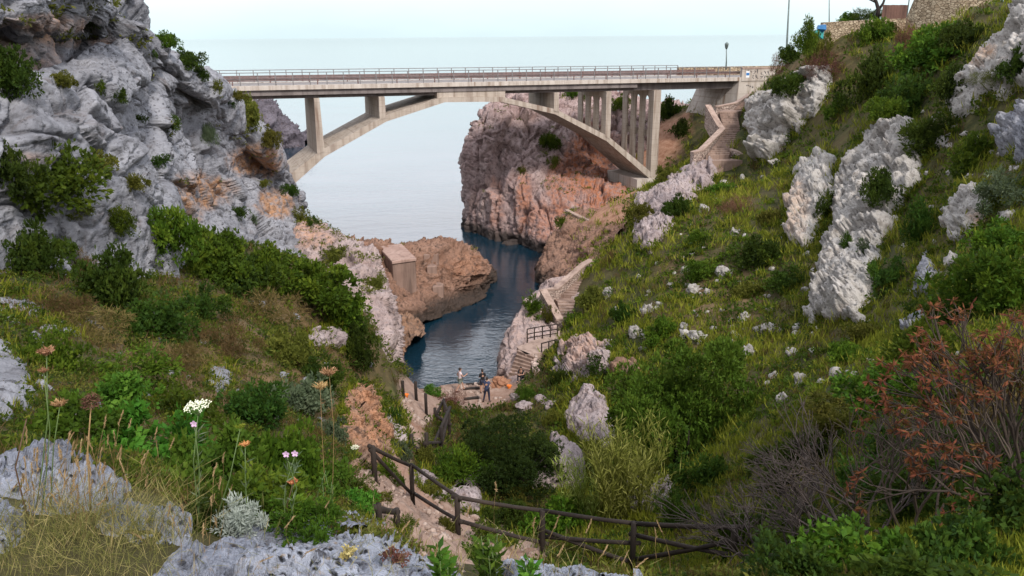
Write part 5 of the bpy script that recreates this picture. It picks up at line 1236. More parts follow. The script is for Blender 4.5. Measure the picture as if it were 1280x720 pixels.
LM = {
    'dark': leaf_mat('dark_evergreen_leaves', (.008, .019, .003), (.024, .052, .006), (.064, .104, .012)),
    'vdark': leaf_mat('deep_evergreen_leaves', (.006, .013, .003), (.017, .034, .006), (.042, .066, .012)),
    'mid': leaf_mat('mid_green_leaves', (.015, .034, .003), (.050, .095, .007), (.130, .180, .014)),
    'bright': leaf_mat('bright_green_leaves', (.018, .058, .006), (.050, .135, .012), (.11, .215, .025)),
    'olive': leaf_mat('olive_leaves', (.038, .042, .006), (.095, .10, .016), (.18, .17, .032)),
    'brown': leaf_mat('dry_brown_leaves', (.050, .032, .014), (.115, .072, .030), (.20, .14, .06)),
    'red': leaf_mat('reddish_leaves', (.06, .022, .020), (.14, .052, .045), (.22, .11, .08)),
    'silver': leaf_mat('silver_leaves', (.18, .21, .18), (.32, .36, .32), (.46, .50, .46)),
    'greyg': leaf_mat('grey_green_leaves', (.035, .055, .030), (.085, .115, .065), (.15, .18, .11)),
    'grass': leaf_mat('green_grass_blades', (.062, .078, .006), (.165, .180, .015), (.31, .29, .045)),
    'straw': leaf_mat('straw_blades', (.16, .11, .045), (.34, .25, .11), (.55, .43, .22), trans=.2),
    'twig': leaf_mat('bare_twigs', (.030, .024, .022), (.075, .060, .055), (.13, .11, .10), trans=0),
}
SHAPES = {
    'round': lambda s: foliage('foliage', s, 900, 6, .10, .055, 28, .85),
    'low': lambda s: foliage('foliage', s, 800, 6, .10, .05, 28, .5, (.18, .34)),
    'loose': lambda s: foliage('foliage', s, 520, 6, .13, .045, 16, .9, (.2, .42), spread=.8, openness=.35),
    'needle': lambda s: foliage('foliage', s, 620, 6, .17, .022, 18, .95, (.22, .4), spread=.45, up=.9, openness=.25),
    'twiggy': lambda s: foliage('foliage', s, 420, 6, .16, .016, 18, .8, (.25, .42), spread=.8, openness=.4),
    'herb': lambda s: foliage('foliage', s, 420, 6, .14, .085, 18, .8, (.22, .4), spread=.9, up=.15, openness=.3),
    'tuft': lambda s: foliage('foliage', s, 150, 6, .22, .075, 9, .8, (.25, .45), spread=.7, openness=.3),
}
FC = {}
def fmesh(shape, col, seed):
    key = (shape, col, seed)
    if key not in FC:
        FC[key] = SHAPES[shape](700 + seed * 13 + len(shape)); FC[key].materials.append(LM[col])
    return FC[key]
SHRUB_N = [0]
def shrub(label, u, v, w, ratio, shape='round', col='dark', names=('ground',), group='shrubs', cat='shrub', name='shrub', sink=.12, Y=None):
    """centre pixel, half width in pixels, height over width"""
    i = SHRUB_N[0]; SHRUB_N[0] += 1
    hpx = w * 2 * ratio
    if Y: p = P(u, v + hpx * .5, Y); d = np.linalg.norm(p - CAM)
    else: p, n_, d = hit(u, v + hpx * .38, names)
    s = w * d / F * 1.12
    o = bpy.data.objects.new(name, fmesh(shape, col, i % 5)); COL.objects.link(o)
    hh = hpx * d / F * 1.0
    zmax = {'round': 1.12, 'low': .82, 'loose': 1.2, 'needle': 1.3, 'twiggy': 1.1, 'herb': 1.1, 'tuft': 1.2}[shape]
    o.location = p - np.array([0, 0, sink * hh]); o.scale = (s * (.92 + .2 * math.sin(i * 1.9)), s * (.92 + .22 * math.cos(i * 2.7)), hh * 1.12 / zmax); o.rotation_euler = (.16 * math.sin(i * 3.1), .16 * math.cos(i * 4.3), i * 2.399)
    return tag(o, label, cat, group)

LC = ('cliff',); GC_ = 'tufts and bushes on the grey left cliff'
for a in (
    (15, 92, 30, .85, 'round', 'dark', 'dark bush at the left picture edge under the overhanging rock cap'),
    (126, 106, 11, .8, 'tuft', 'mid', 'green tuft right below the orange niche of the cliff'), (148, 117, 10, .9, 'tuft', 'dark', 'dark tuft just right of the tuft below the orange niche'),
    (75, 98, 22, .4, 'low', 'olive', 'low olive patch on the ledge beneath the dark cleft'), (115, 22, 12, .8, 'tuft', 'dark', 'dark tuft hanging beside the overhanging rock cap'),
    (62, 222, 68, .55, 'round', 'mid', 'largest sprawling bush on the ledge of the grey buttress'), (18, 205, 40, .7, 'round', 'dark', 'dark bush at the left end of the buttress ledge'), (112, 200, 26, .5, 'low', 'olive', 'olive bush at the right tip of the buttress ledge'),
    (261, 165, 13, 1.2, 'needle', 'greyg', 'spiky grey green tuft alone in the middle of the cliff'), (219, 150, 11, .9, 'tuft', 'dark', 'dark tuft left of the spiky grey green tuft'), (177, 146, 9, .7, 'tuft', 'dark', 'small dark tuft on the ridge line of the buttress'),
    (198, 200, 16, .5, 'tuft', 'dark', 'flat dark tuft at the foot of the ridge line'), (166, 226, 22, .4, 'low', 'olive', 'low olive strip of plants on the buttress below the ridge line'),
    (206, 48, 20, .45, 'low', 'mid', 'green bush on the skyline nearest the top of the left cliff'), (232, 72, 18, .6, 'round', 'dark', 'dark bush on the skyline halfway down the cliff crest'), (252, 92, 12, .7, 'round', 'dark', 'small dark bush on the crest just above the bridge deck'),
    (270, 106, 10, .9, 'tuft', 'olive', 'olive tuft on the crest touching the left end of the bridge'), (296, 118, 12, .5, 'low', 'olive', 'yellowish low bush right under the left end of the deck'), (310, 140, 18, 1.1, 'round', 'olive', 'olive bush on the cliff edge beneath the deck'),
    (332, 168, 15, .9, 'round', 'olive', 'yellow green bush low on the cliff edge beneath the deck'), (287, 126, 9, .8, 'tuft', 'dark', 'dark tuft on the cliff face beneath the yellowish low bush'),
    (297, 264, 12, .7, 'tuft', 'dark', 'dark tuft on the cliff above the big hillside bush'), (320, 272, 9, .7, 'tuft', 'greyg', 'grey green tuft right of the dark tuft above the big hillside bush'),
    (380, 268, 10, 1.1, 'tuft', 'olive', 'olive tuft on the seaward corner of the cliff'), (392, 274, 7, 1.3, 'tuft', 'dark', 'narrow dark tuft on the seaward corner of the cliff'), (328, 228, 12, .4, 'low', 'olive', 'low tuft along the crack above the orange stain'),
    (362, 236, 14, .5, 'low', 'dark', 'dark low tuft on the cliff shoulder beside the arch foot'), (75, 306, 22, .5, 'low', 'mid', 'green patch on the lower buttress face'), (148, 275, 20, .9, 'loose', 'mid', 'loose green bush in the cleft of the lower buttress'),
    (190, 65, 8, .7, 'tuft', 'dark', 'tiny dark tuft on the rock face under the skyline bush'), (95, 262, 14, .5, 'tuft', 'olive', 'little olive tuft in the middle of the buttress face'), (420, 318, 24, .4, 'low', 'olive', 'low olive bush on the mauve rock top behind the promontory')):
    shrub(a[-1], *a[:6], names=LC, group=GC_)
GS = 'bushes on the left scrub slope'; LG = ('ground', 'cliff')
for a in (
    (210, 285, 40, .9, 'round', 'mid', 'mid green bush pushed up against the grey rock wall'), (142, 352, 46, .85, 'round', 'dark', 'dark bush below the lower buttress'), (30, 315, 40, .9, 'round', 'dark', 'dark bush at the left edge below the buttress'),
    (268, 322, 46, .75, 'round', 'mid', 'broad green bush at the top of the scrub slope'), (325, 325, 44, .7, 'round', 'mid', 'broad sunlit bush right of the top bush of the slope'), (382, 345, 50, .6, 'round', 'mid', 'rounded yellow green bush on the shoulder above the cove'),
    (430, 378, 38, .8, 'round', 'mid', 'bush falling over the shoulder toward the cove'), (448, 425, 30, 1.0, 'round', 'dark', 'dark bush hanging over the mauve rock wall'), (416, 372, 26, .7, 'low', 'olive', 'olive bush between the two shoulder bushes'),
    (195, 395, 50, .6, 'round', 'dark', 'dark spreading bush in the middle of the left slope'), (255, 378, 42, .6, 'loose', 'dark', 'loose dark bush under the broad top bush'), (60, 440, 48, .5, 'low', 'mid', 'low green bush left of the flat pale slabs'),
    (330, 380, 46, .5, 'twiggy', 'brown', 'dry brown heath in the middle of the slope'), (280, 420, 50, .5, 'twiggy', 'brown', 'dry brown heath above the half hidden low stone'), (350, 430, 44, .5, 'low', 'olive', 'olive scrub left of the pale mauve boulder'),
    (120, 410, 46, .5, 'twiggy', 'brown', 'dry brown heath right of the small flat slab'), (225, 445, 52, .45, 'twiggy', 'brown', 'wide dry heath at the centre of the slope'), (400, 465, 34, .7, 'round', 'dark', 'dark bush below the pale mauve boulder'),
    (365, 490, 48, .5, 'low', 'greyg', 'grey green scrub right of the half hidden low stone'), (310, 500, 48, .5, 'low', 'dark', 'dark scrub below the half hidden low stone'), (440, 400, 26, .6, 'low', 'dark', 'dark low scrub beside the pale mauve boulder'),
    (70, 380, 40, .6, 'twiggy', 'brown', 'brown heath directly above the flat pale slabs'), (160, 465, 50, .5, 'loose', 'mid', 'loose green bush right of the bluish rock face'), (415, 535, 26, .8, 'low', 'greyg', 'grey scrub on the orange earth bank by the path'), (470, 350, 14, .5, 'low', 'olive', 'small olive bush on the rim of the mauve rock wall'),
    (300, 345, 60, .4, 'low', 'dark', 'long dark scrub band beneath the broad bushes of the slope'), (490, 590, 18, .9, 'loose', 'mid', 'green bush behind the first bay of the fence'), (100, 330, 36, .5, 'twiggy', 'brown', 'brown heath at the foot of the buttress')):
    shrub(a[-1], *a[:6], names=LG, group=GS)
GH = 'leafy herbs below the flowers'
for a in ((180, 545, 62, .7, 'herb', 'bright', 'bright leafy herb clump beneath the dark flower head'), (262, 575, 62, .8, 'herb', 'bright', 'bright leafy herb clump beneath the white umbel'), (345, 560, 56, .8, 'herb', 'mid', 'dark leafy herb clump beneath the pink flowers'),
          (322, 618, 58, .7, 'herb', 'mid', 'leafy herb clump right above the big pitted rock'), (228, 505, 46, .6, 'herb', 'mid', 'leafy herb clump farther up behind the white umbel'), (75, 525, 50, .6, 'herb', 'mid', 'leafy herb clump beside the bluish rock face'),
          (140, 490, 50, .5, 'herb', 'bright', 'small bright herb clump up the slope behind the dark flower head'), (400, 590, 34, .8, 'herb', 'bright', 'upright herb clump at the foot of the tall dried flower'), (450, 625, 26, .6, 'herb', 'bright', 'fresh green herb overhanging the path corner'), (260, 640, 40, .6, 'herb', 'dark', 'shaded herb clump between the stone and the pitted rock')):
    shrub(a[-1], *a[:6], names=('ground', 'rock_outcrop'), group=GH, cat='herb', name='leafy_herb')
GV = 'bushes on the valley floor'
for a in (
    (575, 580, 34, .9, 'loose', 'mid', 'light green bush in front of the big dark bush'), (696, 648, 56, .62, 'round', 'mid', 'rounded green bush right behind the middle of the fence'), (656, 487, 17, .85, 'needle', 'bright', 'round bright bush at the foot of the beach steps'),
    (564, 494, 22, .6, 'twiggy', 'red', 'reddish dry bush behind the bare posts'), (540, 489, 15, .4, 'low', 'bright', 'small flat green plant on the sand beside the bare posts'), (560, 508, 18, .5, 'low', 'olive', 'yellowish grass bush beside the collapsed fence'),
    (700, 470, 20, .9, 'tuft', 'dark', 'dark bush against the rough mauve rock wall'), (668, 378, 15, 1.0, 'tuft', 'mid', 'green bush hanging on the bank below the lower stairs'), (688, 392, 14, .8, 'tuft', 'olive', 'olive bush under the lower parapet'),
    (718, 395, 12, 1.0, 'tuft', 'mid', 'green bush right of the lowest flight of the lower stairs'), (742, 372, 20, .8, 'round', 'olive', 'olive bush on the bank beside the lower stairs'), (765, 318, 16, .6, 'twiggy', 'brown', 'rusty brown bush at the top of the lower stairs'),
    (790, 480, 26, .7, 'round', 'dark', 'dark bush left behind the green tree'), (735, 625, 26, .9, 'needle', 'olive', 'small yellowish bush left of the reeds'), (632, 645, 30, .5, 'low', 'dark', 'dark low bush behind the fence left of the rounded green one'),
    (845, 640, 40, .8, 'loose', 'dark', 'dark bluish bush right of the rubble'), (880, 590, 40, .7, 'round', 'dark', 'dark bush under the right side of the green tree'), (700, 505, 12, .6, 'tuft', 'olive', 'olive tuft at the foot of the wooden stairway'), (745, 455, 18, .7, 'tuft', 'dark', 'dark tuft on the rough mauve rock wall top'),
    (540, 606, 16, .5, 'low', 'olive', 'yellowish tuft at the slanting grey boulder'), (640, 622, 26, .6, 'loose', 'olive', 'loose olive bush below the leaning mauve slab'), (590, 690, 20, .6, 'low', 'mid', 'low green plant on the near path'), (690, 520, 22, .5, 'low', 'olive', 'olive bush left of the smooth pink slab'), (755, 575, 20, .7, 'loose', 'dark', 'dark bush under the smooth pink slab')):
    shrub(a[-1], *a[:6], names=('ground', 'cliff', 'rock_outcrop'), group=GV)
GR = 'bushes on the right hillside'
for a in (
    (845, 255, 19, .9, 'round', 'dark', 'round dark bush on the lumpy pinkish outcrop'), (1101, 232, 22, .9, 'round', 'dark', 'dark bush growing out of the largest white outcrop'), (1090, 92, 34, .95, 'round', 'dark', 'large dark round bush below the dry stone wall'),
    (1098, 38, 18, 1.0, 'round', 'mid', 'round green bush leaning against the dry stone wall'), (1138, 45, 24, .8, 'twiggy', 'red', 'bare purplish bush under the tall masonry wall'), (1022, 62, 22, .9, 'round', 'olive', 'olive bush under the teal tarpaulin'),
    (1030, 78, 18, .8, 'twiggy', 'red', 'purple bush at the foot of the dry stone wall corner'), (1008, 40, 20, 1.1, 'loose', 'mid', 'green bush on the skyline left of the tarpaulin'), (976, 78, 16, .9, 'twiggy', 'red', 'reddish bush at the end of the bridge parapet'), (985, 66, 14, .7, 'round', 'dark', 'small dark bush at the foot of the tall pole'),
    (985, 101, 26, .5, 'low', 'dark', 'dark low bush on top of the overhanging outcrop'), (1170, 62, 44, .55, 'round', 'mid', 'broad bush below the tall masonry wall'), (1205, 45, 30, .6, 'round', 'dark', 'dark bush right of the broad bush under the masonry wall'), (1142, 115, 38, .6, 'low', 'dark', 'dark scrub strip left of the big upper outcrop'),
    (1185, 105, 26, .8, 'round', 'dark', 'dark bush touching the left of the big upper outcrop'), (1110, 135, 30, .5, 'low', 'mid', 'green scrub just above the largest white outcrop'), (1165, 165, 32, .8, 'loose', 'dark', 'loose dark bush right of the top of the largest white outcrop'), (1160, 270, 30, .9, 'loose', 'dark', 'dark bush between white outcrop and blocky boulder'),
    (1058, 300, 10, 1.1, 'tuft', 'dark', 'left of two dark tufts on the white outcrop'), (1080, 308, 11, 1.0, 'tuft', 'greyg', 'right of two dark tufts on the white outcrop'), (958, 310, 30, .7, 'round', 'dark', 'dark bush at the foot of the tall pale outcrop'), (918, 256, 30, .5, 'twiggy', 'red', 'dark reddish thicket on the slope below the upper stairs'),
    (872, 296, 14, .8, 'round', 'mid', 'small green bush below the lumpy pinkish outcrop'), (1028, 250, 14, 1.2, 'tuft', 'dark', 'dark tuft between the two tall outcrops'), (1212, 195, 34, .7, 'round', 'mid', 'green bush left of the grey outcrop at the right edge'), (1258, 240, 34, .7, 'loose', 'greyg', 'bluish green bush right of the blocky boulder'),
    (1245, 355, 62, .65, 'round', 'mid', 'broad dark crowned bush at the right edge of the slope'), (1172, 430, 46, .7, 'round', 'mid', 'yellow topped bush below the stacked outcrop'), (1110, 340, 34, .7, 'loose', 'dark', 'dark scrub right of the foot of the white outcrop'), (1195, 385, 40, .5, 'low', 'dark', 'dark low scrub left below the broad dark crowned bush'),
    (1260, 300, 40, .6, 'round', 'mid', 'fresh green bush above the broad dark crowned bush'), (1060, 440, 34, .5, 'low', 'mid', 'green scrub under the foot of the white outcrop'), (880, 335, 24, .5, 'low', 'mid', 'low green scrub near the flat little boulder'), (940, 360, 26, .4, 'low', 'olive', 'olive low scrub in the open grass'),
    (830, 410, 26, .6, 'round', 'mid', 'green bush in the bank left of the broad boulder'), (780, 390, 22, .7, 'round', 'dark', 'dark bush above the lower stairs in the bank'), (990, 345, 26, .5, 'low', 'dark', 'dark low scrub below the tall pale outcrop'), (1050, 130, 24, .7, 'loose', 'mid', 'loose green bush right of the overhanging outcrop'),
    (965, 270, 22, .5, 'low', 'olive', 'olive scrub left of the tall pale outcrop'), (1085, 415, 28, .5, 'low', 'olive', 'olive scrub left of the pair of small grey rocks'), (830, 215, 18, .7, 'round', 'olive', 'olive bush on the slope beside the bridge pier foot'), (850, 160, 12, 1.0, 'round', 'dark', 'dark bush in front of the bridge abutment'), (800, 262, 18, .7, 'round', 'olive', 'olive bush above the red earth terrace'), (905, 235, 20, .4, 'low', 'mid', 'low green scrub at the foot of the upper stairs'),
    (1275, 80, 22, .8, 'round', 'dark', 'dark bush inside the big upper outcrop at the right edge'), (1240, 95, 24, .4, 'twiggy', 'olive', 'dry grassy cushion on the big upper outcrop'), (1120, 490, 60, .5, 'round', 'mid', 'fresh green thicket on the low right slope'), (1210, 485, 60, .55, 'round', 'mid', 'dense green thicket behind the red leaved shrub'), (1050, 515, 54, .45, 'loose', 'olive', 'olive thicket above the bare grey shrub'),
    (1000, 570, 60, .5, 'round', 'dark', 'dark thicket behind the bare grey shrub'), (1110, 575, 66, .5, 'round', 'dark', 'dark green thicket in the hollow behind the red leaved shrub')):
    shrub(a[-1], *a[:6], names=('ground', 'rock_outcrop'), group=GR)
GI = 'leafy undergrowth in the lower right corner'
for a in ((930, 660, 44, .7, 'herb', 'mid', 'leafy undergrowth beside the right end of the fence'), (1010, 668, 60, .5, 'herb', 'dark', 'dark leafy undergrowth under the bare grey shrub'), (1100, 695, 70, .5, 'herb', 'mid', 'leafy undergrowth left under the red leaved shrub'), (1200, 690, 76, .5, 'herb', 'dark', 'dense leafy undergrowth right under the red leaved shrub'),
          (1265, 640, 60, .6, 'herb', 'dark', 'leafy undergrowth at the right picture edge'), (1000, 722, 70, .45, 'herb', 'dark', 'leafy undergrowth at the bottom edge near the fence end'), (1180, 735, 80, .45, 'herb', 'dark', 'leafy undergrowth in the bottom right corner')):
    shrub(a[-1], *a[:6], names=('ground',), group=GI, cat='undergrowth', name='leafy_undergrowth')
GB = 'tufts on the sea cliffs'
for a in ((686, 175, 15, .8, 'round', 'mid', 'green bush in the middle of the pink headland'), (720, 114, 14, .5, 'low', 'mid', 'green bush on top of the headland left of the slotted piers'), (776, 126, 12, .8, 'round', 'mid', 'green bush on top of the headland between the slotted piers'), (690, 198, 10, .9, 'tuft', 'olive', 'olive tuft under the bush on the pink headland'),
          (702, 275, 9, .8, 'tuft', 'mid', 'small tuft on the edge below the terrace wall'), (652, 212, 7, .8, 'tuft', 'olive', 'tiny tuft on the left face of the headland'), (838, 135, 16, .9, 'round', 'dark', 'dark bush behind the right slotted pier')):
    shrub(a[-1], *a[:6], names=('headland', 'cliff', 'ground'), group=GB)

for a in ((468, 622, 22, .5, 'low', 'olive', 'dry olive tuft at the foot of the first fence post'), (446, 606, 24, .6, 'loose', 'mid', 'green plant on the inner edge of the path bend'), (528, 566, 20, .6, 'low', 'olive', 'olive scrub between collapsed fence and first fence bay'),
          (560, 655, 20, .5, 'low', 'olive', 'dry tuft in the middle of the near path'), (610, 668, 26, .5, 'loose', 'mid', 'green weeds on the path under the long fence rail'), (504, 654, 22, .5, 'loose', 'mid', 'green weeds beside the thick broken rail'), (500, 560, 18, .8, 'low', 'greyg', 'grey scrub at the foot of the orange earth bank'), (488, 515, 16, .7, 'low', 'dark', 'dark scrub at the mauve rock wall foot by the bare posts')):
    shrub(a[-1], *a[:6], names=('ground', 'cliff'), group='weeds along the path')
for a in ((1235, 570, 80, .7, 'loose', 'dark', 'dark loose thicket right behind the tall red leaved shrub'), (1150, 620, 70, .6, 'loose', 'dark', 'dark loose thicket left behind the big red leaved shrub'), (1275, 520, 60, .7, 'loose', 'brown', 'brownish thicket at the right picture edge under the red leaves'), (1040, 610, 50, .6, 'twiggy', 'brown', 'brown twiggy thicket behind the bare grey shrub'), (1130, 540, 50, .5, 'twiggy', 'red', 'reddish twiggy thicket above the big red leaved shrub')):
    shrub(a[-1], *a[:6], names=('ground',), group=GI, cat='thicket', name='thicket')
# ------------------------------------------------------------------ larger plants with stems
def limbs(mb, base, topc, spread_pts, r):
    for q in spread_pts:
        mid = base * .45 + q * .55 + rng.normal(size=3) * .12; mid[2] -= .15
        mb.tube([base, base * .8 + mid * .2 + [0, 0, .2], mid, q], [r, r * .8, r * .5, r * .18], 6)
def big_plant(label, u, v, w, ratio, col, sprigs, L, Wd, name, cat, lumps=46, up=.3, h=None, vbase=None, group=None, spread=.7, lump_r=(.16, .30), names=('ground',)):
    hpx = 2 * w * ratio; p, n_, d = hit(u, vbase or (v + hpx * .42), names); s = w * d / F; hh = hpx * d / F
    root = tag(empty(name, p), label, cat, group)
    me = foliage('crown', int(u * 7 + v), sprigs, 7, L / s, Wd / s, lumps, 1.0, lump_r, spread, up, .15); me.materials.append(LM[col])
    c = link('crown', me, None, root); c.scale = (s * .95, s * .95, hh * .86); c.location = (0, 0, hh * .08)
    m = MB(); limbs(m, np.array([0, 0, -.4]), None, [np.array([s * .6 * math.cos(a), s * .6 * math.sin(a), hh * .5]) for a in np.linspace(0, 6, 9)] + [np.array([.1, 0, hh * .6])], .05 + .02 * s)
    m.build('trunk', LM['twig'], root, smooth=True)
    return root
big_plant('spreading bright green tree in the middle of the valley right of the reeds', 856, 515, 112, .76, 'bright', 5600, .17, .085, 'tree', 'tree', 70, up=.5, lump_r=(.18, .30))
big_plant('large dense dark evergreen bush in the middle of the valley', 632, 566, 84, .58, 'vdark', 5600, .11, .06, 'large_bush', 'bush', 80, up=.2, lump_r=(.17, .28))
# little conifer crown and leaning trunk behind the hilltop wall
root = tag(empty('tree', P(1096, 26, 84)), 'small tree with forked dark trunk beside the board gate on the hilltop', 'tree'); b0 = P(1096, 26, 84)
m = MB(); 
for pts, rr_ in (([(1095, 30), (1098, 12), (1095, 2), (1088, -14)], [.26, .2, .16, .1]), ([(1098, 13), (1104, 4), (1108, -8)], [.15, .12, .08]), ([(1095, 3), (1084, -2), (1076, -10)], [.1, .07, .04])):
    m.tube([P(a, b, 84) - b0 for a, b in pts], rr_, 7)
m.build('trunk', LM['twig'], root, smooth=True)
me = foliage('crown', 77, 500, 7, .16, .05, 24, .6); me.materials.append(LM['dark']); c = link('crown', me, None, root); c.location = P(1092, -26, 84) - b0; c.scale = (2.4, 2.0, 1.4)
shrub('dark conifer bush on the skyline left of the forked tree', 1084, 16, 16, .55, 'needle', 'dark', Y=85, group='skyline bushes behind the hilltop wall'); shrub('light green bush on the skyline behind the long stone wall', 1060, 22, 14, .5, 'round', 'mid', Y=86, group='skyline bushes behind the hilltop wall')
# reeds
def reeds(label, u, vb, w, hpx, n, seed):
    p, n_, d = hit(u, vb, ('ground',)); s = d / F; r = np.random.default_rng(seed); root = tag(empty('reed_clump', p), label, 'reeds', 'clumps of reeds behind the fence'); m = MB(); lc, ld, LL = [], [], []
    for i in range(n):
        b = np.array([r.uniform(-.6, .6) * w * s, r.uniform(-.5, .5) * w * s, -.1]); H = hpx * s * r.uniform(.6, 1.05); lean = r.normal(size=2) * .16 * H + b[:2] * .35
        pts = [b + np.array([lean[0] * t * t, lean[1] * t * t, H * t]) for t in (0, .35, .7, 1)]; m.tube(pts, [.011, .010, .007, .003], 4)
        for k in range(22):
            t = r.uniform(.12, 1.0); q = b + np.array([lean[0] * t * t, lean[1] * t * t, H * t]); a = r.uniform(0, 6.283); L = r.uniform(.35, .7)
            dd = unit(np.array([math.cos(a), math.sin(a), 1.9 + t])); lc.append(q + dd * L * .35); ld.append(dd); LL.append(L * .75)
            d2 = unit(dd + [0, 0, -.65]); lc.append(q + dd * L * .68 + d2 * L * .2); ld.append(d2); LL.append(L * .5)
    m.build('stalks', LM['grass'], root, smooth=True)
    v, f = leaf_quads(np.array(lc), np.array(ld), np.array(LL), .03, r); link('leaves', mesh_np('leaves', v, f, False, fattr={'tint': r.random(len(f))}), leaf_mat('reed_leaves', (.10, .13, .02), (.22, .27, .05), (.38, .42, .12)) if 'reed_leaves' not in bpy.data.materials else bpy.data.materials['reed_leaves'], root)
reeds('tall yellow green reed clump behind the fence', 780, 650, 46, 122, 90, 3); reeds('smaller leaning reed clump left of the tall one', 728, 655, 30, 78, 22, 4)

# ------------------------------------------------------------------ ground cover
def cover(name, label, count, kind, col, weight, size, seed, pts=None, per=14, L=1.0, Wd=.05, smin=.05):
    r = np.random.default_rng(seed); na, nr = G_SHAPE; g = G_PTS.reshape(na, nr, 3)
    ia = r.integers(30, 628, count * 5); ir = r.integers(60, nr - 5, count * 5); fa = r.random(len(ia))[:, None]; fb = r.random(len(ia))[:, None]
    p = (g[ia, ir] * (1 - fa) + g[ia + 1, ir] * fa) * (1 - fb) + (g[ia, ir + 1] * (1 - fa) + g[ia + 1, ir + 1] * fa) * fb
    if pts is not None: p = pts[r.integers(0, len(pts), count * 5)]
    u, v, dz_ = project(p); wgt = weight(p, u, v); keep = r.random(len(p)) < wgt; p = p[keep][:count]
    dist = np.linalg.norm(p - CAM, axis=1); S = np.maximum(size(dist), smin) * r.uniform(.6, 1.35, len(p)); n = len(p)
    if kind == 'blade':
        d = unit(r.normal(size=(n * per, 3)) * [.42, .42, .1] + [0, 0, 1]); off = r.normal(size=(n * per, 3)) * [.32, .32, 0]; ln = r.uniform(.5, 1.15, n * per) * L
        S2 = np.repeat(S, per); c = np.repeat(p, per, 0) + (off + d * (ln[:, None] * .5 - .08)) * S2[:, None]
        vv, f = leaf_quads(c, d, ln * S2, Wd * S2, r)
    else:
        o = unit(r.normal(size=(n * per, 3)) + [0, 0, .5]); o[:, 2] = np.abs(o[:, 2]); S2 = np.repeat(S, per)
        c = np.repeat(p, per, 0) + o * (r.uniform(.35, 1, n * per) * S2)[:, None] * [1, 1, .7]; d = unit(o + r.normal(size=o.shape) * .6)
        vv, f = leaf_quads(c, d, L * S2 * r.uniform(.6, 1.2, n * per), Wd * S2, r)
    t = np.clip(.45 * np.repeat(r.random(n), per) + .3 * r.random(n * per) + .28 * np.repeat(np.clip(fbm(p * .25, 3, seed) + .5, 0, 1), per), 0, 1)
    return tag(link(name, mesh_np(name, vv, f, False, fattr={'tint': t}), LM[col]), label, kind='stuff')
def base_w(p, u, v):
    ok = (p[:, 2] > 1.2) & (mask(u, v, PATHS, 6) < .4) & (p[:, 1] > np.where(p[:, 0] > 2.2, 0.8, np.where(p[:, 0] > 1.0, 2.6, 3.4)))
    for c_, r_ in FLATS: ok &= np.linalg.norm(p[:, :2] - c_, axis=1) > min(r_ * .42, 2.3)
    return ok.astype(float) * (1 - .85 * mask(u, v, REDS, 14))
right = lambda p: p[:, 0] > 1.5 + .02 * p[:, 1]
nz = lambda p, f, s: fbm(p * f, 3, s)
szf = lambda k: (lambda d: np.clip(k * d / 40, .09, .75))
cover('grass', 'yellow green grass covering the right hillside', 28000, 'blade', 'grass', lambda p, u, v: base_w(p, u, v) * right(p) * np.clip(.65 + 1.2 * nz(p, .16, 1), .12, 1), szf(.46), 21, per=15, Wd=.085)
cover('ground_cover', 'low mixed green scrub between the grass of the right hillside', 19000, 'leaf', 'mid', lambda p, u, v: base_w(p, u, v) * right(p) * np.clip(.3 - 1.5 * nz(p, .16, 1) + .5 * nz(p, .7, 4), .04, 1), szf(.42), 22, per=24, L=.42, Wd=.2)
cover('ground_cover', 'dark evergreen scrub in patches over both slopes', 11500, 'leaf', 'dark', lambda p, u, v: base_w(p, u, v) * np.clip(np.where(right(p), .06, .32) + 1.4 * nz(p, .22, 9), .02, 1), szf(.5), 23, per=24, L=.38, Wd=.17)
cover('ground_cover', 'olive and brownish scrub covering the left slope', 14500, 'leaf', 'olive', lambda p, u, v: base_w(p, u, v) * (~right(p)) * np.clip(.5 + 1.0 * nz(p, .3, 12), .1, 1), szf(.40), 24, per=22, L=.40, Wd=.13)
cover('dry_grass', 'dry brown heath and straw among the scrub', 17000, 'blade', 'brown', lambda p, u, v: base_w(p, u, v) * np.clip(np.where(right(p), .3, .55) + .9 * nz(p, .35, 15), 0, 1), szf(.42), 25, per=15, Wd=.06)
cover('ground_cover', 'dark green scrub covering the left slope', 11000, 'leaf', 'mid', lambda p, u, v: base_w(p, u, v) * (~right(p)) * np.clip(.45 - 1.2 * nz(p, .3, 12), .1, 1), szf(.46), 26, per=24, L=.36, Wd=.17)
# sparse plants in the joints of the cliffs
cp = []
for o in bpy.data.objects:
    if o.name.split('.')[0] in ('cliff', 'headland', 'promontory') and o.type == 'MESH':
        me = o.data; n = len(me.vertices); a = np.empty(n * 3, np.float32); me.vertices.foreach_get('co', a); b = np.empty(n * 3, np.float32); me.vertices.foreach_get('normal', b); a = a.reshape(-1, 3); b = b.reshape(-1, 3)
        sgn = 1 if np.median(b @ np.array([0, -1, .3])) > 0 else -1
        k = (b[:, 2] * sgn > .62) & (a[:, 2] > 4.0) & (fbm(a * .22, 3, 51) > .12 + (.12 if 'promontory' in o.name else 0)); cp.append(a[k])
cp = np.concatenate(cp).astype(float)
ep = np.concatenate(EDGE); ep = ep[ep[:, 1] > 7]
cover('ground_cover', 'small plants crowding the rims and joints of the outcrops', 2600, 'leaf', 'mid', lambda p, u, v: np.full(len(p), .8), lambda d: np.clip(.0115 * d, .1, .7), 28, pts=ep, per=22, L=.42, Wd=.18)
cover('grass', 'grass tufts on the rims of the outcrops', 2200, 'blade', 'grass', lambda p, u, v: np.full(len(p), .8), lambda d: np.clip(.013 * d, .1, .8), 29, pts=ep, per=14, Wd=.08)
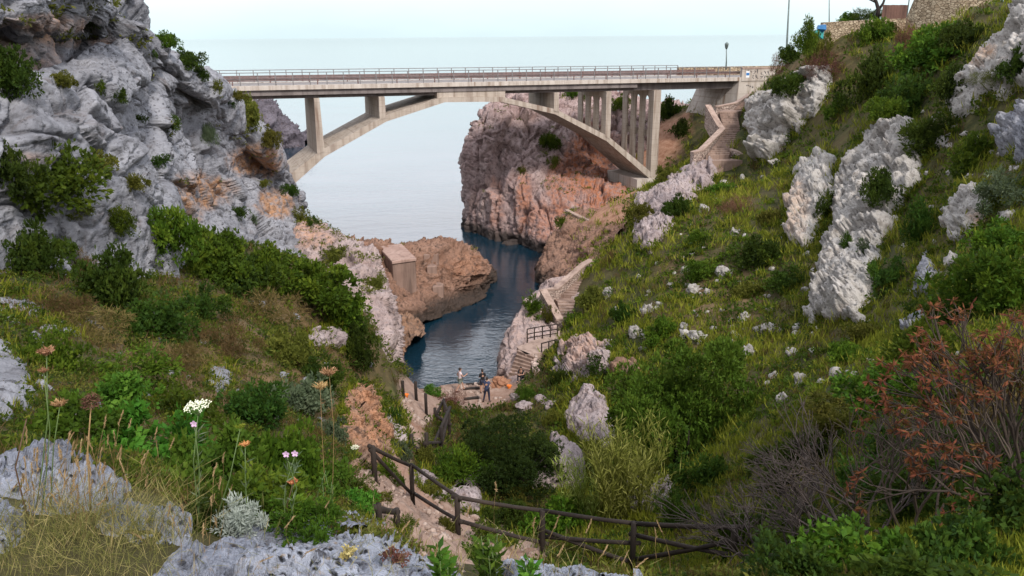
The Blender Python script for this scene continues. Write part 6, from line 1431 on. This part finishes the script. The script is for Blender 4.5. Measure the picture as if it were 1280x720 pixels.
cover('cliff_plants', 'sparse green plants rooted in the joints of the cliffs', 900, 'leaf', 'olive', lambda p, u, v: np.full(len(p), .7), lambda d: np.clip(.011 * d, .1, .5), 27, pts=cp, per=20, L=.45, Wd=.18)
# ------------------------------------------------------------------ plants at the photographer's feet
FN = ('ground', 'foreground_rock')
M_STEMG = plain_mat('green_stem', (.10, .15, .05), .6, var=.25, scale=20)
M_STEMD = plain_mat('dry_stem', (.34, .22, .10), .7, var=.3, scale=20)
M_STEMB = plain_mat('dark_dry_stem', (.10, .06, .035), .7, var=.3, scale=20)
M_PETW = plain_mat('cream_white_petals', (.72, .74, .56), .7, var=.08, scale=40)
M_PETP = plain_mat('pale_pink_petals', (.62, .42, .60), .7, var=.1, scale=40)
M_UMB = leaf_mat('dried_umbel_rays', (.16, .085, .035), (.34, .20, .09), (.50, .34, .18), trans=.1)
M_UMBD = leaf_mat('dark_dried_umbel_rays', (.05, .025, .015), (.11, .055, .035), (.17, .09, .06), trans=.05)
M_UMBO = leaf_mat('orange_dried_petals', (.30, .12, .04), (.50, .22, .08), (.62, .34, .15), trans=.15)
GFL = 'flowers and dry seed heads in the foreground'

def flower(label, u, v, r_px, ub, vb, kind, stem=M_STEMD, r=.0022, bow=.02, dy=0.0, name='dried_flower', cat='dried flower', group=GFL, leaves=0):
    b = hit(ub, vb, FN)[0]; Y = b[1] + dy; t = P(u, v, Y); o = b - [0, 0, .05]; s = np.linalg.norm(t - CAM) / F; R0 = r_px * s * .82
    root = tag(empty(name, o), label, cat, group); rs = np.random.default_rng(int(u * 31 + v)); side = rs.normal(size=3) * bow; side[2] = 0
    H = t - o; m = MB(); tipp = H - np.array([0, 0, R0 * .5]); m.tube([np.zeros(3), tipp * .3 + side * .6, tipp * .62 + side, tipp], [r * 1.35, r * 1.2, r, r * .8], 6)
    m.build('stem', stem, root, smooth=True)
    if leaves:
        lc, ld = [], []
        for k in range(leaves):
            q = H * rs.uniform(.25, .95) + side * .7; d = unit(rs.normal(size=3) + [0, 0, .9]); lc.append(q + d * .025); ld.append(d)
        vv, f = leaf_quads(np.array(lc), np.array(ld), .055, .007, rs); me = mesh_np('leaves', vv, f, False, fattr={'tint': rs.random(len(f))}); me.materials.append(LM['greyg']); link('leaves', me, None, root)
    if kind in ('nest', 'dark', 'orange', 'bud'):           # umbel curled into a bird's nest
        n = {'nest': 260, 'dark': 260, 'orange': 90, 'bud': 120}[kind]; a = rs.uniform(0, 6.283, n); ph = rs.uniform(.15, 1.25, n) if kind != 'dark' else rs.uniform(.1, 2.3, n)
        q = np.stack([np.sin(ph) * np.cos(a), np.sin(ph) * np.sin(a), -.15 + .8 * (1 - np.cos(ph)) if kind != 'dark' else np.cos(ph)], 1)
        c = q * R0 * rs.uniform(.45, .95, n)[:, None] * [1, 1, .95]; d = unit(q * [1, 1, .4] + rs.normal(size=(n, 3)) * .45 + ([0, 0, .5] if kind != 'dark' else [0, 0, 0]))
        vv, f = leaf_quads(c, d, R0 * rs.uniform(.3, .75, n), R0 * (.11 if kind != 'orange' else .34), rs)
        me = mesh_np('flower_head', vv, f, False, fattr={'tint': rs.random(n)}); me.materials.append({'nest': M_UMB, 'dark': M_UMBD, 'orange': M_UMBO, 'bud': LM['grass']}[kind]); c_ = link('flower_head', me, None, root); c_.location = H - np.array([0, 0, R0 * .35])
    elif kind == 'umbel':
        m = MB(); w_ = MB()
        for k in range(34):
            rr_ = R0 * math.sqrt((k + .5) / 34); a = k * 2.4; q = np.array([rr_ * math.cos(a), rr_ * math.sin(a), .28 * R0 * (1 - (rr_ / R0) ** 2) + rs.uniform(-.1, .1) * R0]); m.tube([np.array([0, 0, -R0 * .9]), q * .8 + [0, 0, -R0 * .12], q], .0006, 3)
            for j in range(6):
                e = q + rs.normal(size=3) * R0 * .085; z_ = R0 * rs.uniform(.045, .08); an = rs.normal(size=3) * .35 + [0, -.5, 1]; an = unit(an); x_ = unit(np.cross(an, [0.3, 1, 0])); y_ = np.cross(an, x_)
                w_.add([e + (x_ * math.cos(g) + y_ * math.sin(g)) * z_ for g in np.linspace(0, 6.283, 6)[:-1]] + [e + an * z_ * .5], [(0, 1, 5), (1, 2, 5), (2, 3, 5), (3, 4, 5), (4, 0, 5)])
        hd_ = w_.build('flower_head', M_PETW, root); hd_.location = H; ry = m.build('rays', M_STEMG, hd_); ry.location = (0, 0, 0)
    elif kind == 'pink':
        w_ = MB()
        for k in range(5):
            a = k * 1.2566 + .3; x_ = np.array([math.cos(a), -.25, math.sin(a)]); y_ = np.array([-math.sin(a), 0, math.cos(a)])
            w_.add([np.zeros(3), x_ * R0 * .55 + y_ * R0 * .38, x_ * R0 * 1.0 + y_ * R0 * .25, x_ * R0 * 1.02 - y_ * R0 * .25, x_ * R0 * .55 - y_ * R0 * .38], [(0, 1, 2, 3, 4)])
        hd_ = w_.build('petals', M_PETP, root); hd_.location = H - np.array([0, .004, 0]); m = MB(); m.tube([np.array([0, .004, -R0 * 1.2]), np.array([0, .002, 0])], [R0 * .18, R0 * .26], 6); m.build('calyx', M_STEMG, hd_)
    return root
flower('pale brown curled seed head on the tallest stalk at right of the foreground', 411, 462, 15, 414, 640, 'nest', r=.003)
flower('lower brown curled seed head just left under the tallest one', 400, 480, 13, 408, 640, 'nest', r=.003)
flower('reddish brown seed head highest at the far left', 57, 436, 13, 40, 640, 'nest', stem=M_STEMG)
flower('small reddish seed head just beneath the highest one at far left', 54, 461, 8, 48, 640, 'nest', stem=M_STEMG)
flower('tan curled seed head left of the dark round one', 74, 501, 12, 60, 640, 'nest', stem=M_STEMG)
flower('dark brown round seed head at left', 113, 499, 14, 112, 640, 'dark', stem=M_STEMD, r=.003)
flower('orange withered flower head above the silvery plant', 306, 553, 9, 310, 660, 'orange', stem=M_STEMG, leaves=10)
flower('yellow green closed flower head on an arched stem', 300, 531, 9, 262, 655, 'bud', stem=M_STEMG, bow=.05)
flower('orange withered flower head under the two pink flowers', 366, 600, 9, 360, 668, 'orange', stem=M_STEMB)
flower('cream white flower umbel in the left foreground', 247, 508, 17, 250, 660, 'umbel', stem=M_STEMG, name='white_flower', cat='flower')
flower('single pale pink flower below the cream white umbel', 243, 529, 5, 246, 655, 'pink', stem=M_STEMG, name='pink_flower', cat='flower', leaves=26)
flower('left one of two pale pink flowers side by side', 358, 567, 5, 352, 665, 'pink', stem=M_STEMG, name='pink_flower', cat='flower', leaves=26)
flower('right one of two pale pink flowers side by side', 369, 566, 5, 356, 668, 'pink', stem=M_STEMG, name='pink_flower', cat='flower', leaves=18)
flower('tiny white flower head on a reddish stalk right of the tallest seed head', 444, 559, 6, 430, 640, 'umbel', stem=M_STEMB, r=.0016, name='white_flower', cat='flower')
flower('bare dark reddish stalk at left with a withered tip', 33, 520, 5, 42, 660, 'bud', stem=M_STEMB, r=.003, bow=.03)

# low plants rooted beside the rocks
def low_plant(label, u, v, w, ratio, shape_kw, mat, name, cat):
    p, n_, d = hit(u, v + w * ratio * .7, FN); s = w * d / F; me = foliage(name, int(u + v), **shape_kw); me.materials.append(mat); o = link(name, me); o.location = p - [0, 0, .01]; o.scale = (s, s, 2 * w * ratio * d / F * .9); return tag(o, label, cat)
low_plant('silvery grey feathery plant by the big pitted rock', 303, 648, 30, .75, dict(sprigs=300, per=7, L=.22, Wd=.05, lumps=14, h=1, lump_r=(.2, .4), spread=.9, openness=.3), LM['silver'], 'silvery_plant', 'plant')
low_plant('small dense green shrub growing on the big pitted rock', 382, 652, 52, .52, dict(sprigs=420, per=7, L=.15, Wd=.05, lumps=18, h=1, lump_r=(.2, .36), spread=.6, up=.6, openness=.2), LM['mid'], 'low_shrub', 'shrub')
low_plant('pinkish red succulent on the right end of the big pitted rock', 492, 694, 18, .5, dict(sprigs=60, per=6, L=.3, Wd=.16, lumps=8, h=.8, lump_r=(.2, .36)), LM['red'], 'succulent', 'plant')
low_plant('brown dried rosette on the face of the big pitted rock', 438, 690, 16, .5, dict(sprigs=50, per=6, L=.35, Wd=.16, lumps=7, h=.7, lump_r=(.2, .36)), LM['straw'], 'dried_rosette', 'plant')

def leafy_stalks(label, u, vb, n, hpx, seed, mat=LM['bright'], L=.06, Wd=.022, name='leafy_plant'):
    b0, n_, d = hit(u, vb, FN); s = d / F; r = np.random.default_rng(seed); root = tag(empty(name, b0), label, 'plant', 'leafy plants between the foreground rocks'); m = MB(); lc, ld = [], []
    for i in range(n):
        b = np.array([r.uniform(-.5, .5) * hpx * s * .55, r.uniform(-.06, .06), -.03]); H = hpx * s * r.uniform(.6, 1.05); ln = r.normal(size=2) * .12 * H
        m.tube([b, b + [ln[0] * .4, ln[1] * .4, H * .55], b + [ln[0], ln[1], H]], [.003, .0025, .0015], 5)
        for k in range(20):
            t = .12 + .88 * k / 20; q = b + np.array([ln[0] * t, ln[1] * t, H * t]); a = k * 2.4 + i; dd = unit(np.array([math.cos(a), math.sin(a), .7])); lc.append(q + dd * L * .5); ld.append(dd)
    m.build('stems', M_STEMG, root, smooth=True); v, f = leaf_quads(np.array(lc), np.array(ld), L * r.uniform(.6, 1.2, len(lc)), Wd, r)
    me = mesh_np('leaves', v, f, False, fattr={'tint': r.random(len(f))}); me.materials.append(mat); link('leaves', me, None, root)
leafy_stalks('leafy green plant between the two foreground rocks', 606, 726, 9, 72, 5)
leafy_stalks('smaller leafy green plant at the right end of the big pitted rock', 560, 730, 5, 50, 6)
leafy_stalks('leafy green sprig in front of the rounded grey rock', 665, 736, 4, 52, 8)
leafy_stalks('thin fresh green stems beside the tall brown seed heads', 398, 655, 6, 70, 9, L=.045, Wd=.012)

# dry grass: thin blades and nodding seed heads, many more than one could count
def dry_grass():
    r = np.random.default_rng(5); c, d, L, Wd, t = [], [], [], [], []
    spots = [(rng.uniform(-20, 190), rng.uniform(655, 735), 1.0) for _ in range(130)] + [(rng.uniform(60, 240), rng.uniform(640, 690), .7) for _ in range(90)] + [(rng.uniform(560, 800), rng.uniform(700, 740), .5) for _ in range(46)] + [(rng.uniform(190, 560), rng.uniform(650, 735), .35) for _ in range(50)]
    for (u, v, k) in spots:
        b, n_, dd_ = hit(u, v, FN)
        if np.linalg.norm(b - CAM) > 6: continue
        for j in range(6 if k > .6 else 4):
            H = r.uniform(.08, .34) * (1 if k > .6 else .8); q = b + r.normal(size=3) * [.03, .03, 0]; l1 = r.normal(size=2) * .42; l2 = l1 * 1.6 + r.normal(size=2) * .3
            a = q; 
            for seg in range(3):
                ln = l1 * (1 - seg / 3) + l2 * seg / 3 * 1.3; dv = unit(np.array([ln[0], ln[1], 1.0 - .25 * seg])); e = a + dv * H / 3
                c.append((a + e) / 2); d.append(dv); L.append(H / 3 * 1.25); Wd.append(.0025 * (1 - .2 * seg)); t.append(r.uniform(0, 1) ** 1.5); a = e
    v, f = leaf_quads(np.array(c), np.array(d), np.array(L), np.array(Wd), r)
    me = mesh_np('dry_grass', v, f, False, fattr={'tint': np.array(t)}); me.materials.append(leaf_mat('dry_yellow_green_grass', (.10, .11, .03), (.26, .25, .08), (.46, .38, .17))); tag(link('dry_grass', me), 'thick dry yellow green grass at the bottom left', kind='stuff')
    c, d, L, Wd, t = [], [], [], [], []
    heads = [(rng.uniform(15, 160), rng.uniform(545, 640), rng.uniform(640, 690)) for _ in range(64)] + [(rng.uniform(170, 300), rng.uniform(560, 680), rng.uniform(655, 700)) for _ in range(12)] + \
            [(150, 525, 660), (162, 531, 660), (131, 529, 655), (194, 545, 665), (214, 557, 672), (178, 575, 665), (254, 665, 720), (211, 640, 705), (264, 628, 690), (238, 655, 720), (385, 690, 730), (408, 632, 668), (360, 655, 690), (620, 610, 718), (585, 640, 720), (695, 655, 735), (667, 655, 735), (700, 690, 735), (820, 668, 735), (825, 660, 735), (735, 660, 730), (780, 700, 735), (520, 655, 715), (505, 660, 715), (545, 690, 728), (330, 700, 728), (640, 690, 740), (755, 690, 735), (800, 705, 740)]
    for (u, v, vb) in heads:
        b, n_, dd_ = hit(u + r.uniform(-18, 18), vb, FN)
        if np.linalg.norm(b - CAM) > 7: continue
        tp_ = P(u, v, b[1] + r.uniform(-.1, .1)); bow = np.array([r.uniform(-.03, .03), 0, 0]); pts = [b * (1 - k) + tp_ * k + bow * math.sin(k * 3.1) for k in np.linspace(0, 1, 5)]
        for a, e in zip(pts, pts[1:]): c.append((a + e) / 2); d.append(unit(e - a)); L.append(np.linalg.norm(e - a) * 1.2); Wd.append(.0028); t.append(r.uniform(.1, .5))
        ax = unit(pts[-1] - pts[-2] + np.array([r.uniform(-.02, .04), 0, .0])); hl = r.uniform(.035, .065)
        for k in range(26):
            q = tp_ + ax * hl * (k / 26 - .3); dv = unit(ax + r.normal(size=3) * .28); c.append(q); d.append(dv); L.append(.022); Wd.append(.0042); t.append(r.uniform(.45, 1))
    v, f = leaf_quads(np.array(c), np.array(d), np.array(L), np.array(Wd), r)
    me = mesh_np('grass_seed_heads', v, f, False, fattr={'tint': np.array(t)}); me.materials.append(LM['straw']); tag(link('seeding_grass', me), 'straw coloured grass stalks with nodding seed heads', kind='stuff')
dry_grass()

# ------------------------------------------------------------------ branching shrubs at the lower right
M_BARK = concrete_mat('grey_brown_bark', (.055, .040, .031), (.10, .077, .06), (.030, .022, .018))
M_BARKG = concrete_mat('silver_grey_bark', (.060, .046, .042), (.11, .09, .082), (.032, .026, .024))
M_RED = leaf_mat('red_drooping_leaves', (.07, .012, .012), (.125, .026, .020), (.19, .055, .032), trans=.3)
M_ORL = leaf_mat('orange_brown_drooping_leaves', (.06, .022, .010), (.095, .045, .017), (.15, .085, .028), trans=.3)
def branch_shrub(label, base, stems, levels, L0, r0, seed, bark, leaves=None, name='branching_shrub', split=(2, 3), ang=.5, outward=.35, lscale=1.0, group=None, shrink=.80):
    r = np.random.default_rng(seed); root = tag(empty(name, base), label, 'shrub', group); tips = []
    def grow(mb, p, d, L, rad, lev):
        k = unit(d + r.normal(size=3) * .13); m1 = p + d * L * .5 + r.normal(size=3) * L * .05; e = m1 + k * L * .5
        mb.tube([p, m1, e], [rad, rad * .88, rad * .76], 6 if rad > .006 else 4, cap=False)
        if lev == 0: tips.append((e, k)); return
        for i in range(r.integers(split[0], split[1] + 1)):
            nd = unit(k + unit(r.normal(size=3)) * ang + np.array([e[0], e[1], .25]) * outward * .5 + [0, 0, .12]); grow(mb, e, nd, L * r.uniform(.68, .98) * shrink / .8, rad * .72, lev - 1)
    for (dx, dy, dz_) in stems:
        m = MB(); grow(m, np.array([dx * .06, dy * .06, -.05]), unit(np.array([dx, dy, dz_], float)), L0 * r.uniform(.85, 1.15), r0, levels); m.build('stem', bark, root, smooth=True)
    if leaves is not None:
        c, d = [], []
        for e, k in tips:
            for j in range(r.integers(5, 10)):
                dd = unit(k * .4 + r.normal(size=3) * [.7, .7, .5] + [0, 0, -.35]); c.append(e + dd * .022 * lscale); d.append(dd)
        c, d = np.array(c), np.array(d); far = (c[:, 0] * .8 - c[:, 2] * .5 + r.normal(size=len(c)) * .18)
        order = far < np.quantile(far, .35)
        for sel, mt_, nm in ((order, leaves[0], 'leaves'), (~order, leaves[1], 'leaves')):
            if sel.sum():
                v, f = leaf_quads(c[sel], d[sel], .055 * lscale * r.uniform(.6, 1.2, sel.sum()), .013 * lscale, r); me = mesh_np(nm, v, f, False, fattr={'tint': r.random(len(f))}); me.materials.append(mt_); link(nm, me, None, root)
    return root
def at(u, v, Y): p = P(u, v, Y); p[2] = drop(p[0], p[1]); return p
GEU = 'branching shrubs in the lower right corner'
branch_shrub('big bare branched shrub with drooping red leaves at the lower right', at(1255, 880, 4.1), [(-1.3, .2, .6), (-.9, .5, .85), (-.45, .2, 1.1), (.1, .4, 1.1), (.5, .3, 1.1), (-1.1, -.2, .7), (.9, .2, .9), (-.1, -.4, 1.0)], 5, .29, .017, 3, M_BARK, (M_RED, M_ORL), 'red_leaved_shrub', group=GEU)
branch_shrub('tall red leaved shrub rising at the right picture edge', at(1370, 790, 5.0), [(-.7, .2, 1.0), (-.3, .3, 1.3), (.2, .2, 1.3), (-.6, -.2, 1.2), (.5, .2, 1.0)], 5, .28, .018, 8, M_BARK, (M_ORL, M_RED), 'red_leaved_shrub', group=GEU)
branch_shrub('bare grey leafless shrub right of the fence end', at(985, 705, 8.6), [(-1.1, .2, .9), (-.6, .4, 1.1), (-.1, .2, 1.2), (.4, .3, 1.2), (.9, .2, .8), (-.9, -.3, .6), (.3, -.4, .8)], 5, .40, .021, 15, M_BARKG, None, 'bare_shrub', ang=.6, group=GEU)
branch_shrub('bare grey leafless shrub in the middle between fence and red leaves', at(1075, 720, 6.6), [(-1.0, .1, .8), (-.4, .4, 1.0), (.1, .2, 1.2), (.6, .3, 1.0), (-.8, -.3, .6)], 5, .32, .018, 19, M_BARKG, None, 'bare_shrub', ang=.55, group=GEU)
branch_shrub('tangled bare shrub at the bottom right in front of the red leaved shrub', at(1120, 800, 4.6), [(-1.0, .1, .7), (-.5, .3, .9), (.1, .2, 1.0), (.7, .2, .8), (1.1, -.1, .6)], 5, .25, .014, 23, M_BARK, None, 'bare_shrub', ang=.6, group=GEU)
